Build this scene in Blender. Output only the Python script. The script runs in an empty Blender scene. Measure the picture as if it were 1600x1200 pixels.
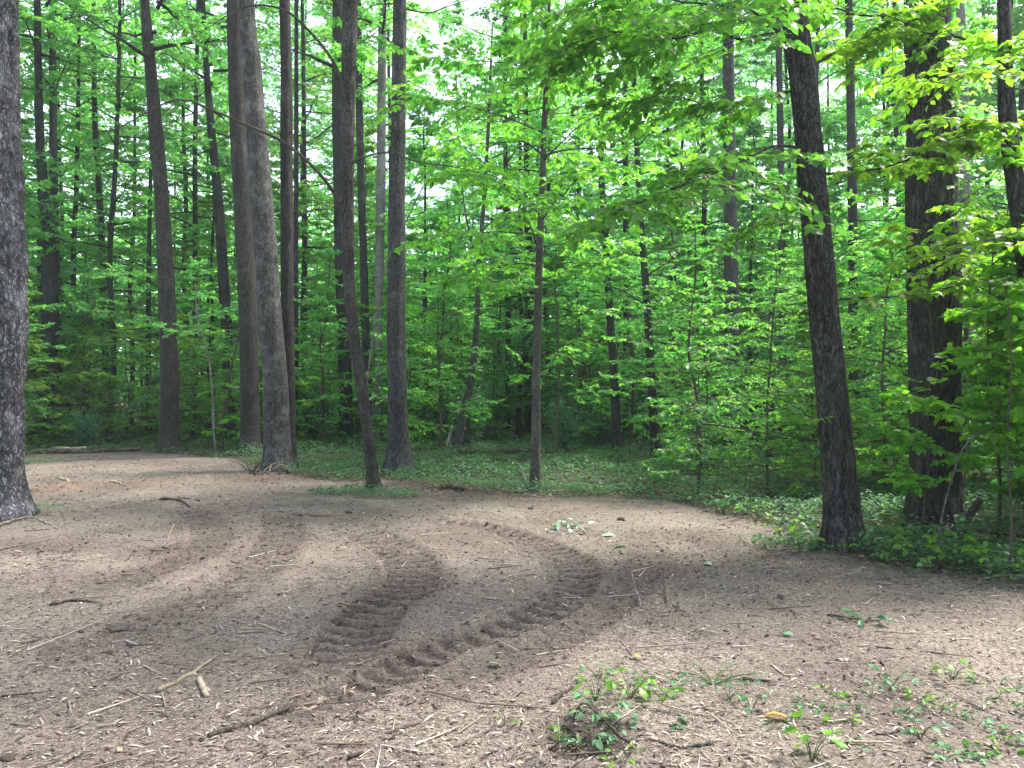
import bpy, math
import numpy as np
from mathutils import Vector, Quaternion, Matrix

# ------------------------------------------------------------------ camera, sky, sun, exposure
scene = bpy.context.scene
COL = scene.collection
CAM_H = 1.6
F = 1200.0                       # focal length in pixels of the 1600 px wide photograph
PITCH = math.atan(15 / 1200)
cam_data = bpy.data.cameras.new("camera")
cam = bpy.data.objects.new("camera", cam_data)
COL.objects.link(cam)
cam.location = (0, 0, CAM_H)
cam.rotation_euler = (math.pi / 2 + PITCH, 0, 0)
cam_data.sensor_width = 36
cam_data.lens = 36 * F / 1600
cam_data.clip_start = 0.05
cam_data.clip_end = 1500
scene.camera = cam

SUN_EL, SUN_AZ = math.radians(58), math.radians(62)      # azimuth from +Y towards +X
world = bpy.data.worlds.new("World")
scene.world = world
world.use_nodes = True
wn, wl = world.node_tree.nodes, world.node_tree.links
wn.clear()
w_out = wn.new("ShaderNodeOutputWorld")
w_bg = wn.new("ShaderNodeBackground")
w_sky = wn.new("ShaderNodeTexSky")
w_sky.sky_type = 'NISHITA'
w_sky.sun_disc = False
w_sky.sun_elevation = SUN_EL
w_sky.sun_rotation = SUN_AZ
w_sky.air_density = 1.0
w_sky.dust_density = 4.0
w_sky.ozone_density = 1.0
w_bg.inputs['Strength'].default_value = 0.15
# thin broken cloud over the blue
w_tc = wn.new("ShaderNodeTexCoord")
w_no = wn.new("ShaderNodeTexNoise")
w_no.inputs['Scale'].default_value = 3.2
w_no.inputs['Detail'].default_value = 6
w_ra = wn.new("ShaderNodeMapRange")
w_ra.inputs['From Min'].default_value = 0.36
w_ra.inputs['From Max'].default_value = 0.58
w_ra.inputs['To Min'].default_value = 0.15
w_ra.inputs['To Max'].default_value = 0.55
w_mx = wn.new("ShaderNodeMix")
w_mx.data_type = 'RGBA'
w_mx.inputs[7].default_value = (6.4, 6.9, 7.6, 1)
wl.new(w_tc.outputs['Generated'], w_no.inputs['Vector'])
wl.new(w_no.outputs['Fac'], w_ra.inputs['Value'])
wl.new(w_ra.outputs['Result'], w_mx.inputs[0])
wl.new(w_sky.outputs['Color'], w_mx.inputs[6])
wl.new(w_mx.outputs[2], w_bg.inputs['Color'])
wl.new(w_bg.outputs['Background'], w_out.inputs['Surface'])

sun_data = bpy.data.lights.new("sun", 'SUN')
sun_data.energy = 4.2
sun_data.angle = math.radians(15)
sun_data.color = (1.0, 0.95, 0.86)
sun = bpy.data.objects.new("sun", sun_data)
COL.objects.link(sun)
sd = Vector((math.sin(SUN_AZ) * math.cos(SUN_EL), math.cos(SUN_AZ) * math.cos(SUN_EL), math.sin(SUN_EL)))
sun.rotation_euler = sd.to_track_quat('Z', 'Y').to_euler()
sun.location = (30, -5, 40)

scene.view_settings.view_transform = 'Standard'
scene.view_settings.look = 'None'
scene.view_settings.exposure = 1.57
scene.view_settings.gamma = 1
scene.view_settings.use_curve_mapping = False
scene.render.engine = 'CYCLES'
scene.cycles.use_denoising = True
scene.cycles.max_bounces = 10
scene.cycles.diffuse_bounces = 8
scene.cycles.glossy_bounces = 2
scene.cycles.transmission_bounces = 4
scene.cycles.sample_clamp_indirect = 8
scene.cycles.caustics_reflective = False
scene.cycles.caustics_refractive = False

# ------------------------------------------------------------------ helpers
TAU = 2 * math.pi
ROOT_RNG = np.random.default_rng(11)
CP, SP = math.cos(PITCH), math.sin(PITCH)


def at(u, v, d):
    """the point of the place that shows at photograph pixel (u, v) at distance d ahead of the camera"""
    dx, dz = (u - 800) / F, (600 - v) / F
    y, z = CP - SP * dz, SP + CP * dz
    t = d / y
    return np.array([dx * t, d, CAM_H + z * t])


def ground_at(u, v):
    dx, dz = (u - 800) / F, (600 - v) / F
    y, z = CP - SP * dz, SP + CP * dz
    t = -CAM_H / z
    return np.array([dx * t, y * t])


def _hash(ix, iy, iz, seed):
    h = (ix.astype(np.int64) * 374761393 + iy.astype(np.int64) * 668265263 + iz.astype(np.int64) * 2147483647 + seed * 1274126177) & 0xFFFFFFFF
    h = ((h ^ (h >> 13)) * 1274126177) & 0xFFFFFFFF
    h = (h ^ (h >> 16)) & 0xFFFFFFFF
    return h.astype(np.float64) / 4294967295.0


def noise3(x, y, z, seed=0):
    x, y, z = np.broadcast_arrays(np.asarray(x, float), np.asarray(y, float), np.asarray(z, float))
    x0, y0, z0 = np.floor(x), np.floor(y), np.floor(z)
    fx, fy, fz = x - x0, y - y0, z - z0
    fx, fy, fz = fx * fx * (3 - 2 * fx), fy * fy * (3 - 2 * fy), fz * fz * (3 - 2 * fz)
    r = 0
    for a in (0, 1):
        wa = fx if a else 1 - fx
        for b in (0, 1):
            wb = fy if b else 1 - fy
            for c in (0, 1):
                wc = fz if c else 1 - fz
                r = r + wa * wb * wc * _hash(x0 + a, y0 + b, z0 + c, seed)
    return r * 2 - 1


def noise2(x, y, seed=0):
    return noise3(x, y, 0.37, seed)


def fbm2(x, y, octv=3, seed=0):
    r, a, f = 0, 1.0, 1.0
    for i in range(octv):
        r = r + a * noise2(x * f + 17.3 * i, y * f - 9.1 * i, seed + i)
        a *= 0.5
        f *= 2.03
    return r


def norm(v):
    return v / np.maximum(np.linalg.norm(v, axis=-1, keepdims=True), 1e-9)


class Geo:
    def __init__(s):
        s.v, s.q, s.t, s.r, s.n = [], [], [], [], 0

    def add(s, V, quads=None, tris=None, rnd=None):
        V = np.asarray(V, float).reshape(-1, 3)
        s.v.append(V)
        s.r.append(np.zeros(len(V)) if rnd is None else np.broadcast_to(np.asarray(rnd, float), (len(V),)))
        if quads is not None and len(quads):
            s.q.append(np.asarray(quads) + s.n)
        if tris is not None and len(tris):
            s.t.append(np.asarray(tris) + s.n)
        s.n += len(V)

    def join(s, o):
        s.add(np.concatenate(o.v), np.concatenate(o.q) if o.q else None, np.concatenate(o.t) if o.t else None, np.concatenate(o.r))

    def mesh(s, name, mat, smooth=True, attrs=None):
        V = np.concatenate(s.v)
        Q = np.concatenate(s.q) if s.q else np.zeros((0, 4), int)
        T = np.concatenate(s.t) if s.t else np.zeros((0, 3), int)
        me = bpy.data.meshes.new(name)
        me.vertices.add(len(V))
        me.vertices.foreach_set("co", V.astype(np.float32).ravel())
        nl = Q.size + T.size
        me.loops.add(nl)
        me.loops.foreach_set("vertex_index", np.concatenate([Q.ravel(), T.ravel()]).astype(np.int32))
        me.polygons.add(len(Q) + len(T))
        ls = np.concatenate([np.arange(len(Q)) * 4, Q.size + np.arange(len(T)) * 3]).astype(np.int32)
        me.polygons.foreach_set("loop_start", ls)
        me.polygons.foreach_set("use_smooth", np.full(len(Q) + len(T), bool(smooth)))
        a = me.attributes.new("rnd", 'FLOAT', 'POINT')
        a.data.foreach_set("value", np.concatenate(s.r).astype(np.float32))
        for k, val in (attrs or {}).items():
            a = me.attributes.new(k, 'FLOAT', 'POINT')
            a.data.foreach_set("value", np.asarray(val, np.float32))
        me.update(calc_edges=True)
        me.materials.append(mat)
        return me


def add_obj(name, data, parent=None, loc=None, kind=None, label=None, cat=None, group=None):
    o = bpy.data.objects.new(name, data)
    COL.objects.link(o)
    if parent is not None:
        o.parent = parent
    if loc is not None:
        o.location = [float(c) for c in loc]
    for k, val in (("kind", kind), ("label", label), ("category", cat), ("group", group)):
        if val:
            o[k] = val
    return o


def thing(name, loc, label, cat, group=None):
    return add_obj(name, None, None, loc, None, label, cat, group)


def catmull(P, n):
    """n points evenly spread along a smooth curve through P"""
    P = np.asarray(P, float)
    if len(P) == 2:
        return P[0] + (P[1] - P[0]) * np.linspace(0, 1, n)[:, None]
    E = np.vstack([2 * P[0] - P[1], P, 2 * P[-1] - P[-2]])
    out = []
    for i in range(1, len(E) - 2):
        t = np.linspace(0, 1, 12, endpoint=False)[:, None]
        a, b, c, d = E[i - 1], E[i], E[i + 1], E[i + 2]
        out.append(0.5 * (2 * b + (c - a) * t + (2 * a - 5 * b + 4 * c - d) * t * t + (3 * b - a - 3 * c + d) * t ** 3))
    out = np.vstack(out + [P[-1:]])
    L = np.r_[0, np.cumsum(np.linalg.norm(np.diff(out[:, :3], axis=0), axis=1))]
    s = np.linspace(0, L[-1], n)
    return np.stack([np.interp(s, L, out[:, k]) for k in range(out.shape[1])], 1)


def tube(g, P, R, sides=5, rnd=0.0, cap=True):
    P = np.asarray(P, float)
    R = np.broadcast_to(np.asarray(R, float), (len(P),))
    T = norm(np.gradient(P, axis=0))
    ref = np.array([0, 0, 1.0]) if abs(T[0, 2]) < 0.9 else np.array([1.0, 0, 0])
    X = norm(np.cross(T, ref))
    Y = np.cross(T, X)
    a = np.arange(sides) / sides * TAU
    V = P[:, None] + R[:, None, None] * (np.cos(a)[None, :, None] * X[:, None] + np.sin(a)[None, :, None] * Y[:, None])
    n = len(P)
    i = np.arange(n - 1)[:, None] * sides
    j = np.arange(sides)[None]
    k = (j + 1) % sides
    Q = np.stack([i + j, i + k, i + sides + k, i + sides + j], -1).reshape(-1, 4)
    V = V.reshape(-1, 3)
    T3 = None
    if cap:
        V = np.vstack([V, P[0], P[-1]])
        jj = np.arange(sides)
        kk = (jj + 1) % sides
        T3 = np.vstack([np.stack([kk, jj, np.full(sides, n * sides)], 1),
                        np.stack([(n - 1) * sides + jj, (n - 1) * sides + kk, np.full(sides, n * sides + 1)], 1)])
    g.add(V, Q, T3, rnd)


def tubes_many(g, S, D, L, R0, sides=3, droop=0.0, rnd=0.0):
    """many short two-piece tapering twigs at once"""
    n = len(S)
    if n == 0:
        return
    L = np.broadcast_to(L, (n,))[:, None]
    R0 = np.broadcast_to(R0, (n,))
    X = norm(np.cross(D, np.array([0.13, 0.2, 1.0])))
    Y = np.cross(D, X)
    a = np.arange(sides) / sides * TAU
    rings = []
    for t, rr in ((0, 1), (0.5, 0.65), (1, 0.2)):
        c = S + D * L * t
        c = c.copy()
        c[:, 2] -= droop * t * t * L[:, 0]
        rings.append(c[:, None] + (R0 * rr)[:, None, None] * (np.cos(a)[None, :, None] * X[:, None] + np.sin(a)[None, :, None] * Y[:, None]))
    V = np.stack(rings, 1).reshape(-1, 3)
    base = np.arange(n)[:, None, None] * 3 * sides
    i = np.arange(2)[None, :, None] * sides
    j = np.arange(sides)[None, None]
    k = (j + 1) % sides
    Q = np.stack([base + i + j, base + i + k, base + i + sides + k, base + i + sides + j], -1).reshape(-1, 4)
    g.add(V, Q, None, rnd)


# leaf blades: x across, y along, z up; unit length
KITE_V = np.array([[0, 0, 0], [0.33, .42, .07], [0, 1, -.06], [-.33, .42, .07]])
KITE_F = np.array([[0, 1, 2], [0, 2, 3]])
OV_V = np.array([[0, -.18, .03], [0, 0, 0], [0, .36, -.02], [0, .7, -.06], [0, 1, -.16],
                 [.22, .12, .05], [.35, .36, .06], [.26, .68, .0],
                 [-.22, .12, .05], [-.35, .36, .06], [-.26, .68, .0]])
OV_F = np.array([[1, 5, 2], [5, 6, 2], [2, 6, 3], [6, 7, 3], [3, 7, 4],
                 [1, 2, 8], [8, 2, 9], [2, 3, 9], [9, 3, 10], [3, 4, 10], [0, 5, 1], [0, 1, 8]])
_mo = [(0, 0), (.16, -.02), (.48, .02), (.40, .2), (.62, .46), (.34, .44), (.26, .60), (0, 1.0)]
_ml = [(-x, y) for x, y in _mo[-2:0:-1]]
MAPLE_V = np.array([[0, .34, -.03]] + [[x, y, .05 * abs(x) * 2 - .12 * max(0, y - .5)] for x, y in _mo + _ml])
_n = len(MAPLE_V) - 1
MAPLE_F = np.array([[0, 1 + i, 1 + (i + 1) % _n] for i in range(_n)])
TEMPL = {'kite': (KITE_V, KITE_F), 'ovate': (OV_V, OV_F), 'maple': (MAPLE_V, MAPLE_F)}


def leaves(g, P, D, N, S, kind='kite', rnd=None, rng=ROOT_RNG):
    if len(P) == 0:
        return
    V0, F0 = TEMPL[kind]
    D = norm(D)
    X = norm(np.cross(D, N))
    N = np.cross(X, D)
    S = np.broadcast_to(S, (len(P),))
    V = P[:, None] + S[:, None, None] * (V0[None, :, 0:1] * X[:, None] + V0[None, :, 1:2] * D[:, None] + V0[None, :, 2:3] * N[:, None])
    m = len(V0)
    Fc = (F0[None] + (np.arange(len(P)) * m)[:, None, None]).reshape(-1, 3)
    if rnd is None:
        rnd = rng.random(len(P))
    g.add(V.reshape(-1, 3), None, Fc, np.repeat(rnd, m))


UP = np.array([0, 0, 1.0])


def twig_leaf_arrays(rng, S, D, L, per, size, tilt=0.45, droop=0.25):
    """alternate leaves along straight twigs -> P, D, N, size"""
    n = len(S)
    L = np.broadcast_to(L, (n,))
    t = (np.arange(per) + 0.6) / per
    P = S[:, None] + D[:, None] * (L[:, None] * t)[..., None]
    P[..., 2] -= (t * t)[None] * L[:, None] * 0.12
    perp = norm(np.cross(D, UP + rng.normal(0, .15, (n, 3))))
    side = np.where(np.arange(per) % 2 == 0, 1.0, -1.0)
    side[-1] = 0.1
    LD = D[:, None] * 0.6 + side[None, :, None] * perp[:, None] * 0.85 + rng.normal(0, .22, (n, per, 3))
    LD[..., 2] -= droop
    N = UP + rng.normal(0, tilt, (n, per, 3))
    sz = size * rng.uniform(.65, 1.25, (n, per))
    return P.reshape(-1, 3), norm(LD).reshape(-1, 3), N.reshape(-1, 3), sz.ravel()


def side_shoots(rng, line, n, ratio, lo=0.2, flat=0.6, fall=0.55, ang=(45, 75)):
    """start, direction and length of n shoots leaving a branch line alternately"""
    L = np.linalg.norm(np.diff(line, axis=0), axis=1).sum()
    t = np.clip(np.linspace(lo, 1, n) + rng.normal(0, .02, n), 0, 1)
    idx = t * (len(line) - 1)
    i0 = np.minimum(idx.astype(int), len(line) - 2)
    f = (idx - i0)[:, None]
    P = line[i0] * (1 - f) + line[i0 + 1] * f
    T = norm(line[i0 + 1] - line[i0])
    perp = norm(np.cross(T, UP))
    up = np.cross(perp, T)
    s = np.where(np.arange(n) % 2 == 0, 1.0, -1.0)
    roll = rng.normal(0, 1 - flat, n)
    W = perp * (s * np.cos(roll))[:, None] + up * np.sin(roll)[:, None]
    a = np.radians(rng.uniform(*ang, n))
    a[-1] *= 0.15
    Dd = T * np.cos(a)[:, None] + W * np.sin(a)[:, None]
    ln = L * ratio * (1 - fall * t) * rng.uniform(.7, 1.2, n)
    return P, norm(Dd), ln


def bend(P, D, L, n=5, rise=0.0, sag=0.15, wob=0.04, rng=ROOT_RNG):
    t = np.linspace(0, 1, n)[:, None]
    pts = P + D * L * t + UP * (L * (rise * t - sag * t * t))
    w = rng.normal(0, wob * L, (n, 3)) * t
    return pts + w


# ------------------------------------------------------------------ materials
def new_mat(name):
    m = bpy.data.materials.new(name)
    m.use_nodes = True
    n = m.node_tree.nodes
    n.clear()
    return m, n, m.node_tree.links


def ramp(n, stops, interp='LINEAR'):
    r = n.new("ShaderNodeValToRGB")
    r.color_ramp.interpolation = interp
    el = r.color_ramp.elements
    while len(el) < len(stops):
        el.new(0.5)
    for e, (p, c) in zip(el, stops):
        e.position = p
        e.color = (*c, 1)
    return r


def leaf_mat(name, stops, trans, tmix=0.45, rough=0.42):
    """stops: reflectance by leaf; trans: what the blade lets through, as a tint of the same colour"""
    m, n, l = new_mat(name)
    at_ = n.new("ShaderNodeAttribute")
    at_.attribute_name = "rnd"
    oi = n.new("ShaderNodeObjectInfo")
    ad = n.new("ShaderNodeMath")
    ad.operation = 'ADD'
    fr = n.new("ShaderNodeMath")
    fr.operation = 'FRACT'
    l.new(at_.outputs['Fac'], ad.inputs[0])
    l.new(oi.outputs['Random'], ad.inputs[1])
    l.new(ad.outputs[0], fr.inputs[0])
    r = ramp(n, stops)
    l.new(fr.outputs[0], r.inputs[0])
    # a tint that belongs to the whole plant
    hs = n.new("ShaderNodeHueSaturation")
    mr = n.new("ShaderNodeMapRange")
    mr.inputs['To Min'].default_value = 0.478
    mr.inputs['To Max'].default_value = 0.52
    m7 = n.new("ShaderNodeMath")
    m7.operation = 'MULTIPLY'
    m7.inputs[1].default_value = 7.31
    f7 = n.new("ShaderNodeMath")
    f7.operation = 'FRACT'
    v7 = n.new("ShaderNodeMapRange")
    v7.inputs['To Min'].default_value = 0.72
    v7.inputs['To Max'].default_value = 1.4
    l.new(oi.outputs['Random'], m7.inputs[0])
    l.new(m7.outputs[0], f7.inputs[0])
    l.new(f7.outputs[0], v7.inputs['Value'])
    l.new(v7.outputs['Result'], hs.inputs['Value'])
    l.new(oi.outputs['Random'], mr.inputs['Value'])
    l.new(mr.outputs['Result'], hs.inputs['Hue'])
    l.new(r.outputs[0], hs.inputs['Color'])
    pr = n.new("ShaderNodeBsdfPrincipled")
    pr.inputs['Roughness'].default_value = rough
    pr.inputs['Specular IOR Level'].default_value = 0.45
    l.new(hs.outputs[0], pr.inputs['Base Color'])
    tr = n.new("ShaderNodeBsdfTranslucent")
    mu = n.new("ShaderNodeMix")
    mu.data_type = 'RGBA'
    mu.blend_type = 'MULTIPLY'
    mu.inputs[0].default_value = 1
    mu.inputs[7].default_value = (*trans, 1)
    l.new(hs.outputs[0], mu.inputs[6])
    l.new(mu.outputs[2], tr.inputs['Color'])
    mx = n.new("ShaderNodeMixShader")
    mx.inputs[0].default_value = tmix
    l.new(pr.outputs[0], mx.inputs[1])
    l.new(tr.outputs[0], mx.inputs[2])
    o = n.new("ShaderNodeOutputMaterial")
    l.new(mx.outputs[0], o.inputs['Surface'])
    return m


def bark_mat(name, dark, light, patch=None, scale=9.0, zs=0.18, patch_amt=0.5, bump=0.6, moss=0.0, plates=0.0):
    m, n, l = new_mat(name)
    tc = n.new("ShaderNodeTexCoord")
    mp = n.new("ShaderNodeMapping")
    mp.inputs['Scale'].default_value = (1, 1, zs)
    l.new(tc.outputs['Object'], mp.inputs['Vector'])
    # furrows running up the stem
    n1 = n.new("ShaderNodeTexNoise")
    n1.inputs['Scale'].default_value = scale
    n1.inputs['Detail'].default_value = 8
    n1.inputs['Roughness'].default_value = 0.65
    n1.inputs['Distortion'].default_value = 0.6
    l.new(mp.outputs[0], n1.inputs['Vector'])
    vo = n.new("ShaderNodeTexVoronoi")
    vo.feature = 'DISTANCE_TO_EDGE'
    vo.inputs['Scale'].default_value = scale * 2.2
    mp2 = n.new("ShaderNodeMapping")
    mp2.inputs['Scale'].default_value = (1, 1, zs * 1.3)
    wv = n.new("ShaderNodeVectorMath")
    wv.operation = 'ADD'
    n0 = n.new("ShaderNodeTexNoise")
    n0.inputs['Scale'].default_value = 6
    l.new(tc.outputs['Object'], n0.inputs['Vector'])
    sc = n.new("ShaderNodeVectorMath")
    sc.operation = 'SCALE'
    sc.inputs['Scale'].default_value = 0.12
    l.new(n0.outputs['Color'], sc.inputs[0])
    l.new(tc.outputs['Object'], wv.inputs[0])
    l.new(sc.outputs[0], wv.inputs[1])
    l.new(wv.outputs[0], mp2.inputs['Vector'])
    l.new(mp2.outputs[0], vo.inputs['Vector'])
    vr = n.new("ShaderNodeMapRange")
    vr.inputs['From Max'].default_value = 0.16
    vr.inputs['To Min'].default_value = 1.0 - plates
    l.new(vo.outputs['Distance'], vr.inputs['Value'])

    def furrow(sc_, zz, wd):
        a_ = n.new("ShaderNodeTexNoise")
        a_.inputs['Scale'].default_value = sc_
        a_.inputs['Detail'].default_value = 3
        a_.inputs['Roughness'].default_value = .55
        mpx = n.new("ShaderNodeMapping")
        mpx.inputs['Scale'].default_value = (1, 1, zz)
        l.new(wv.outputs[0], mpx.inputs['Vector'])
        l.new(mpx.outputs[0], a_.inputs['Vector'])
        q1 = n.new("ShaderNodeMath")
        q1.operation = 'SUBTRACT'
        q1.inputs[1].default_value = .5
        l.new(a_.outputs['Fac'], q1.inputs[0])
        q2 = n.new("ShaderNodeMath")
        q2.operation = 'ABSOLUTE'
        l.new(q1.outputs[0], q2.inputs[0])
        q3 = n.new("ShaderNodeMapRange")
        q3.inputs['From Max'].default_value = wd
        q3.inputs['To Min'].default_value = .12
        l.new(q2.outputs[0], q3.inputs['Value'])
        return q3.outputs['Result']

    def mul(a_, b_):
        q = n.new("ShaderNodeMath")
        q.operation = 'MULTIPLY'
        l.new(a_, q.inputs[0])
        l.new(b_, q.inputs[1])
        return q.outputs[0]
    fur = mul(furrow(scale * 1.6, zs, .06), furrow(scale * 3.0, zs * 1.3, .09))
    mm = n.new("ShaderNodeMath")
    mm.operation = 'MULTIPLY'
    l.new(mul(n1.outputs['Fac'], fur), mm.inputs[0])
    l.new(vr.outputs['Result'], mm.inputs[1])
    r = ramp(n, [(0.08, dark), (0.62, light)])
    l.new(mm.outputs[0], r.inputs[0])
    cur = r.outputs[0]
    # weathered patches / lichen
    n2 = n.new("ShaderNodeTexNoise")
    n2.inputs['Scale'].default_value = 4.5
    n2.inputs['Detail'].default_value = 7
    n2.inputs['Roughness'].default_value = 0.7
    l.new(tc.outputs['Object'], n2.inputs['Vector'])
    pr_ = n.new("ShaderNodeMapRange")
    pr_.inputs['From Min'].default_value = 0.5
    pr_.inputs['From Max'].default_value = 0.72
    pr_.inputs['To Max'].default_value = patch_amt
    l.new(n2.outputs['Fac'], pr_.inputs['Value'])
    mx = n.new("ShaderNodeMix")
    mx.data_type = 'RGBA'
    l.new(pr_.outputs['Result'], mx.inputs[0])
    l.new(cur, mx.inputs[6])
    mx.inputs[7].default_value = (*(patch or light), 1)
    cur = mx.outputs[2]
    if moss > 0:
        n3 = n.new("ShaderNodeTexNoise")
        n3.inputs['Scale'].default_value = 1.7
        n3.inputs['Detail'].default_value = 5
        l.new(tc.outputs['Object'], n3.inputs['Vector'])
        p3 = n.new("ShaderNodeMapRange")
        p3.inputs['From Min'].default_value = 0.5
        p3.inputs['From Max'].default_value = 0.7
        p3.inputs['To Max'].default_value = moss
        l.new(n3.outputs['Fac'], p3.inputs['Value'])
        m3 = n.new("ShaderNodeMix")
        m3.data_type = 'RGBA'
        l.new(p3.outputs['Result'], m3.inputs[0])
        l.new(cur, m3.inputs[6])
        m3.inputs[7].default_value = (0.07, 0.10, 0.045, 1)
        cur = m3.outputs[2]
    nb_ = n.new("ShaderNodeTexNoise")
    nb_.inputs['Scale'].default_value = 2.2
    nb_.inputs['Detail'].default_value = 6
    nb_.inputs['Roughness'].default_value = .7
    mb_ = n.new("ShaderNodeMapping")
    mb_.inputs['Scale'].default_value = (1, 1, .45)
    l.new(tc.outputs['Object'], mb_.inputs['Vector'])
    l.new(mb_.outputs[0], nb_.inputs['Vector'])
    rb_ = n.new("ShaderNodeMapRange")
    rb_.inputs['From Min'].default_value = .33
    rb_.inputs['From Max'].default_value = .67
    rb_.inputs['To Min'].default_value = .5
    rb_.inputs['To Max'].default_value = 1.45
    l.new(nb_.outputs['Fac'], rb_.inputs['Value'])
    vs_ = n.new("ShaderNodeVectorMath")
    vs_.operation = 'SCALE'
    l.new(cur, vs_.inputs[0])
    l.new(rb_.outputs['Result'], vs_.inputs['Scale'])
    cur = vs_.outputs[0]
    b = n.new("ShaderNodeBsdfPrincipled")
    b.inputs['Roughness'].default_value = 0.9
    b.inputs['Specular IOR Level'].default_value = 0.2
    l.new(cur, b.inputs['Base Color'])
    bp = n.new("ShaderNodeBump")
    bp.inputs['Strength'].default_value = bump
    bp.inputs['Distance'].default_value = 0.02
    l.new(mm.outputs[0], bp.inputs['Height'])
    l.new(bp.outputs[0], b.inputs['Normal'])
    o = n.new("ShaderNodeOutputMaterial")
    l.new(b.outputs[0], o.inputs['Surface'])
    return m


def rnd_mat(name, stops, rough=0.85, noise=0.0):
    """plain matter whose colour varies piece by piece"""
    m, n, l = new_mat(name)
    at_ = n.new("ShaderNodeAttribute")
    at_.attribute_name = "rnd"
    r = ramp(n, stops)
    cur = at_.outputs['Fac']
    if noise:
        tc = n.new("ShaderNodeTexCoord")
        no = n.new("ShaderNodeTexNoise")
        no.inputs['Scale'].default_value = 40
        no.inputs['Detail'].default_value = 4
        l.new(tc.outputs['Object'], no.inputs['Vector'])
        ma = n.new("ShaderNodeMath")
        ma.operation = 'MULTIPLY_ADD'
        ma.inputs[1].default_value = noise
        l.new(no.outputs['Fac'], ma.inputs[0])
        l.new(at_.outputs['Fac'], ma.inputs[2])
        cur = ma.outputs[0]
    l.new(cur, r.inputs[0])
    b = n.new("ShaderNodeBsdfPrincipled")
    b.inputs['Roughness'].default_value = rough
    b.inputs['Specular IOR Level'].default_value = 0.2
    l.new(r.outputs[0], b.inputs['Base Color'])
    o = n.new("ShaderNodeOutputMaterial")
    l.new(b.outputs[0], o.inputs['Surface'])
    return m


LEAF_FAR = leaf_mat("leaf_far", [(0, (0.054, 0.163, 0.082)), (.5, (0.082, 0.221, 0.089)), (1, (0.118, 0.273, 0.089))], (2.9, 3.0, 1.6), .55)
LEAF_MID = leaf_mat("leaf_mid", [(0, (0.043, 0.150, 0.065)), (.5, (0.071, 0.203, 0.065)), (.92, (0.098, 0.247, 0.065)), (1, (0.186, 0.325, 0.052))], (2.9, 3.0, 1.3), .55)
LEAF_BEECH = leaf_mat("leaf_beech", [(0, (0.040, 0.130, 0.043)), (.5, (0.064, 0.180, 0.041)), (1, (0.099, 0.226, 0.043))], (2.6, 2.8, 1.0), .52)
LEAF_DARK = leaf_mat("leaf_dark", [(0, (0.030, 0.111, 0.068)), (.6, (0.048, 0.153, 0.084)), (1, (0.084, 0.210, 0.098))], (1.5, 2.1, 1.2), .38, .35)
LEAF_BRIGHT = leaf_mat("leaf_bright", [(0, (0.063, 0.159, 0.022)), (.5, (0.090, 0.213, 0.026)), (1, (0.138, 0.281, 0.030))], (2.4, 2.4, 1.0), .58)
LEAF_COVER = leaf_mat("leaf_cover", [(0, (0.037, 0.116, 0.063)), (.5, (0.061, 0.168, 0.080)), (.95, (0.094, 0.220, 0.075)), (1, (0.188, 0.252, 0.058))], (1.6, 1.9, 1.0), .38, .55)
LEAF_GLOW = leaf_mat("leaf_glow", [(0, (0.068, 0.171, 0.020)), (.5, (0.090, 0.216, 0.025)), (1, (0.135, 0.270, 0.032))], (2.3, 2.3, 1.0), .62)
LEAF_YELLOW = leaf_mat("leaf_yellow", [(0, (0.280, 0.195, 0.049)), (1, (0.322, 0.221, 0.063))], (1, 1, .6), .25)
LEAF_PALE = leaf_mat("leaf_pale", [(0, (.20, .36, .24)), (1, (.30, .46, .34))], (1, 1, .8), .2, .4)
BARK_PLATED = bark_mat("bark_plated", (0.025, 0.024, 0.030), (0.218, 0.217, 0.242), (0.291, 0.300, 0.328), 8, .3, .4, 1.0, 0, .9)
BARK_FURROWED = bark_mat("bark_furrowed", (0.012, 0.011, 0.012), (0.100, 0.093, 0.095), (0.089, 0.087, 0.092), 12, .09, .3, 1.0)
BARK_MOTTLED = bark_mat("bark_mottled", (0.030, 0.027, 0.028), (0.133, 0.131, 0.129), (0.176, 0.180, 0.186), 11, .35, .75, .8)
BARK_GREY = bark_mat("bark_grey", (0.024, 0.024, 0.027), (0.103, 0.102, 0.106), (0.130, 0.132, 0.143), 12, .25, .5, .8)
BARK_BROWN = bark_mat("bark_brown", (0.018, 0.016, 0.016), (0.076, 0.068, 0.064), (0.086, 0.081, 0.080), 12, .2, .5, .8)
BARK_RUST = bark_mat("bark_rust", (0.020, 0.017, 0.017), (0.115, 0.105, 0.103), (0.138, 0.138, 0.143), 18, .16, .5, 1.0)
BARK_SMOOTH = bark_mat("bark_smooth", (0.041, 0.039, 0.036), (0.116, 0.111, 0.106), (0.157, 0.156, 0.150), 8, .6, .5, .3, .3)
BARK_FAR = bark_mat("bark_far", (0.012, 0.013, 0.014), (0.048, 0.049, 0.052), (0.068, 0.070, 0.073), 8, .2, .5, .4, .25)
BARK_PALE = bark_mat("bark_pale", (0.099, 0.099, 0.093), (0.247, 0.242, 0.232), (0.285, 0.281, 0.272), 10, .5, .5, .3)
TWIG = bark_mat("twig", (.05, .042, .035), (.13, .11, .09), None, 30, .5, .3, .2)
STEM_GREEN = bark_mat("stem_green", (.05, .09, .035), (.10, .15, .05), None, 30, .5, .3, .1)
DEADWOOD = bark_mat("deadwood", (.10, .085, .07), (.30, .26, .21), (.42, .37, .30), 18, .6, .5, .5)
DARKWOOD = bark_mat("darkwood", (.035, .028, .022), (.12, .10, .085), (.2, .18, .16), 18, .6, .4, .5)
SPLITWOOD = bark_mat("splitwood", (0.186, 0.143, 0.101), (0.360, 0.313, 0.250), (0.384, 0.354, 0.312), 25, .3, .5, .4)
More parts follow.
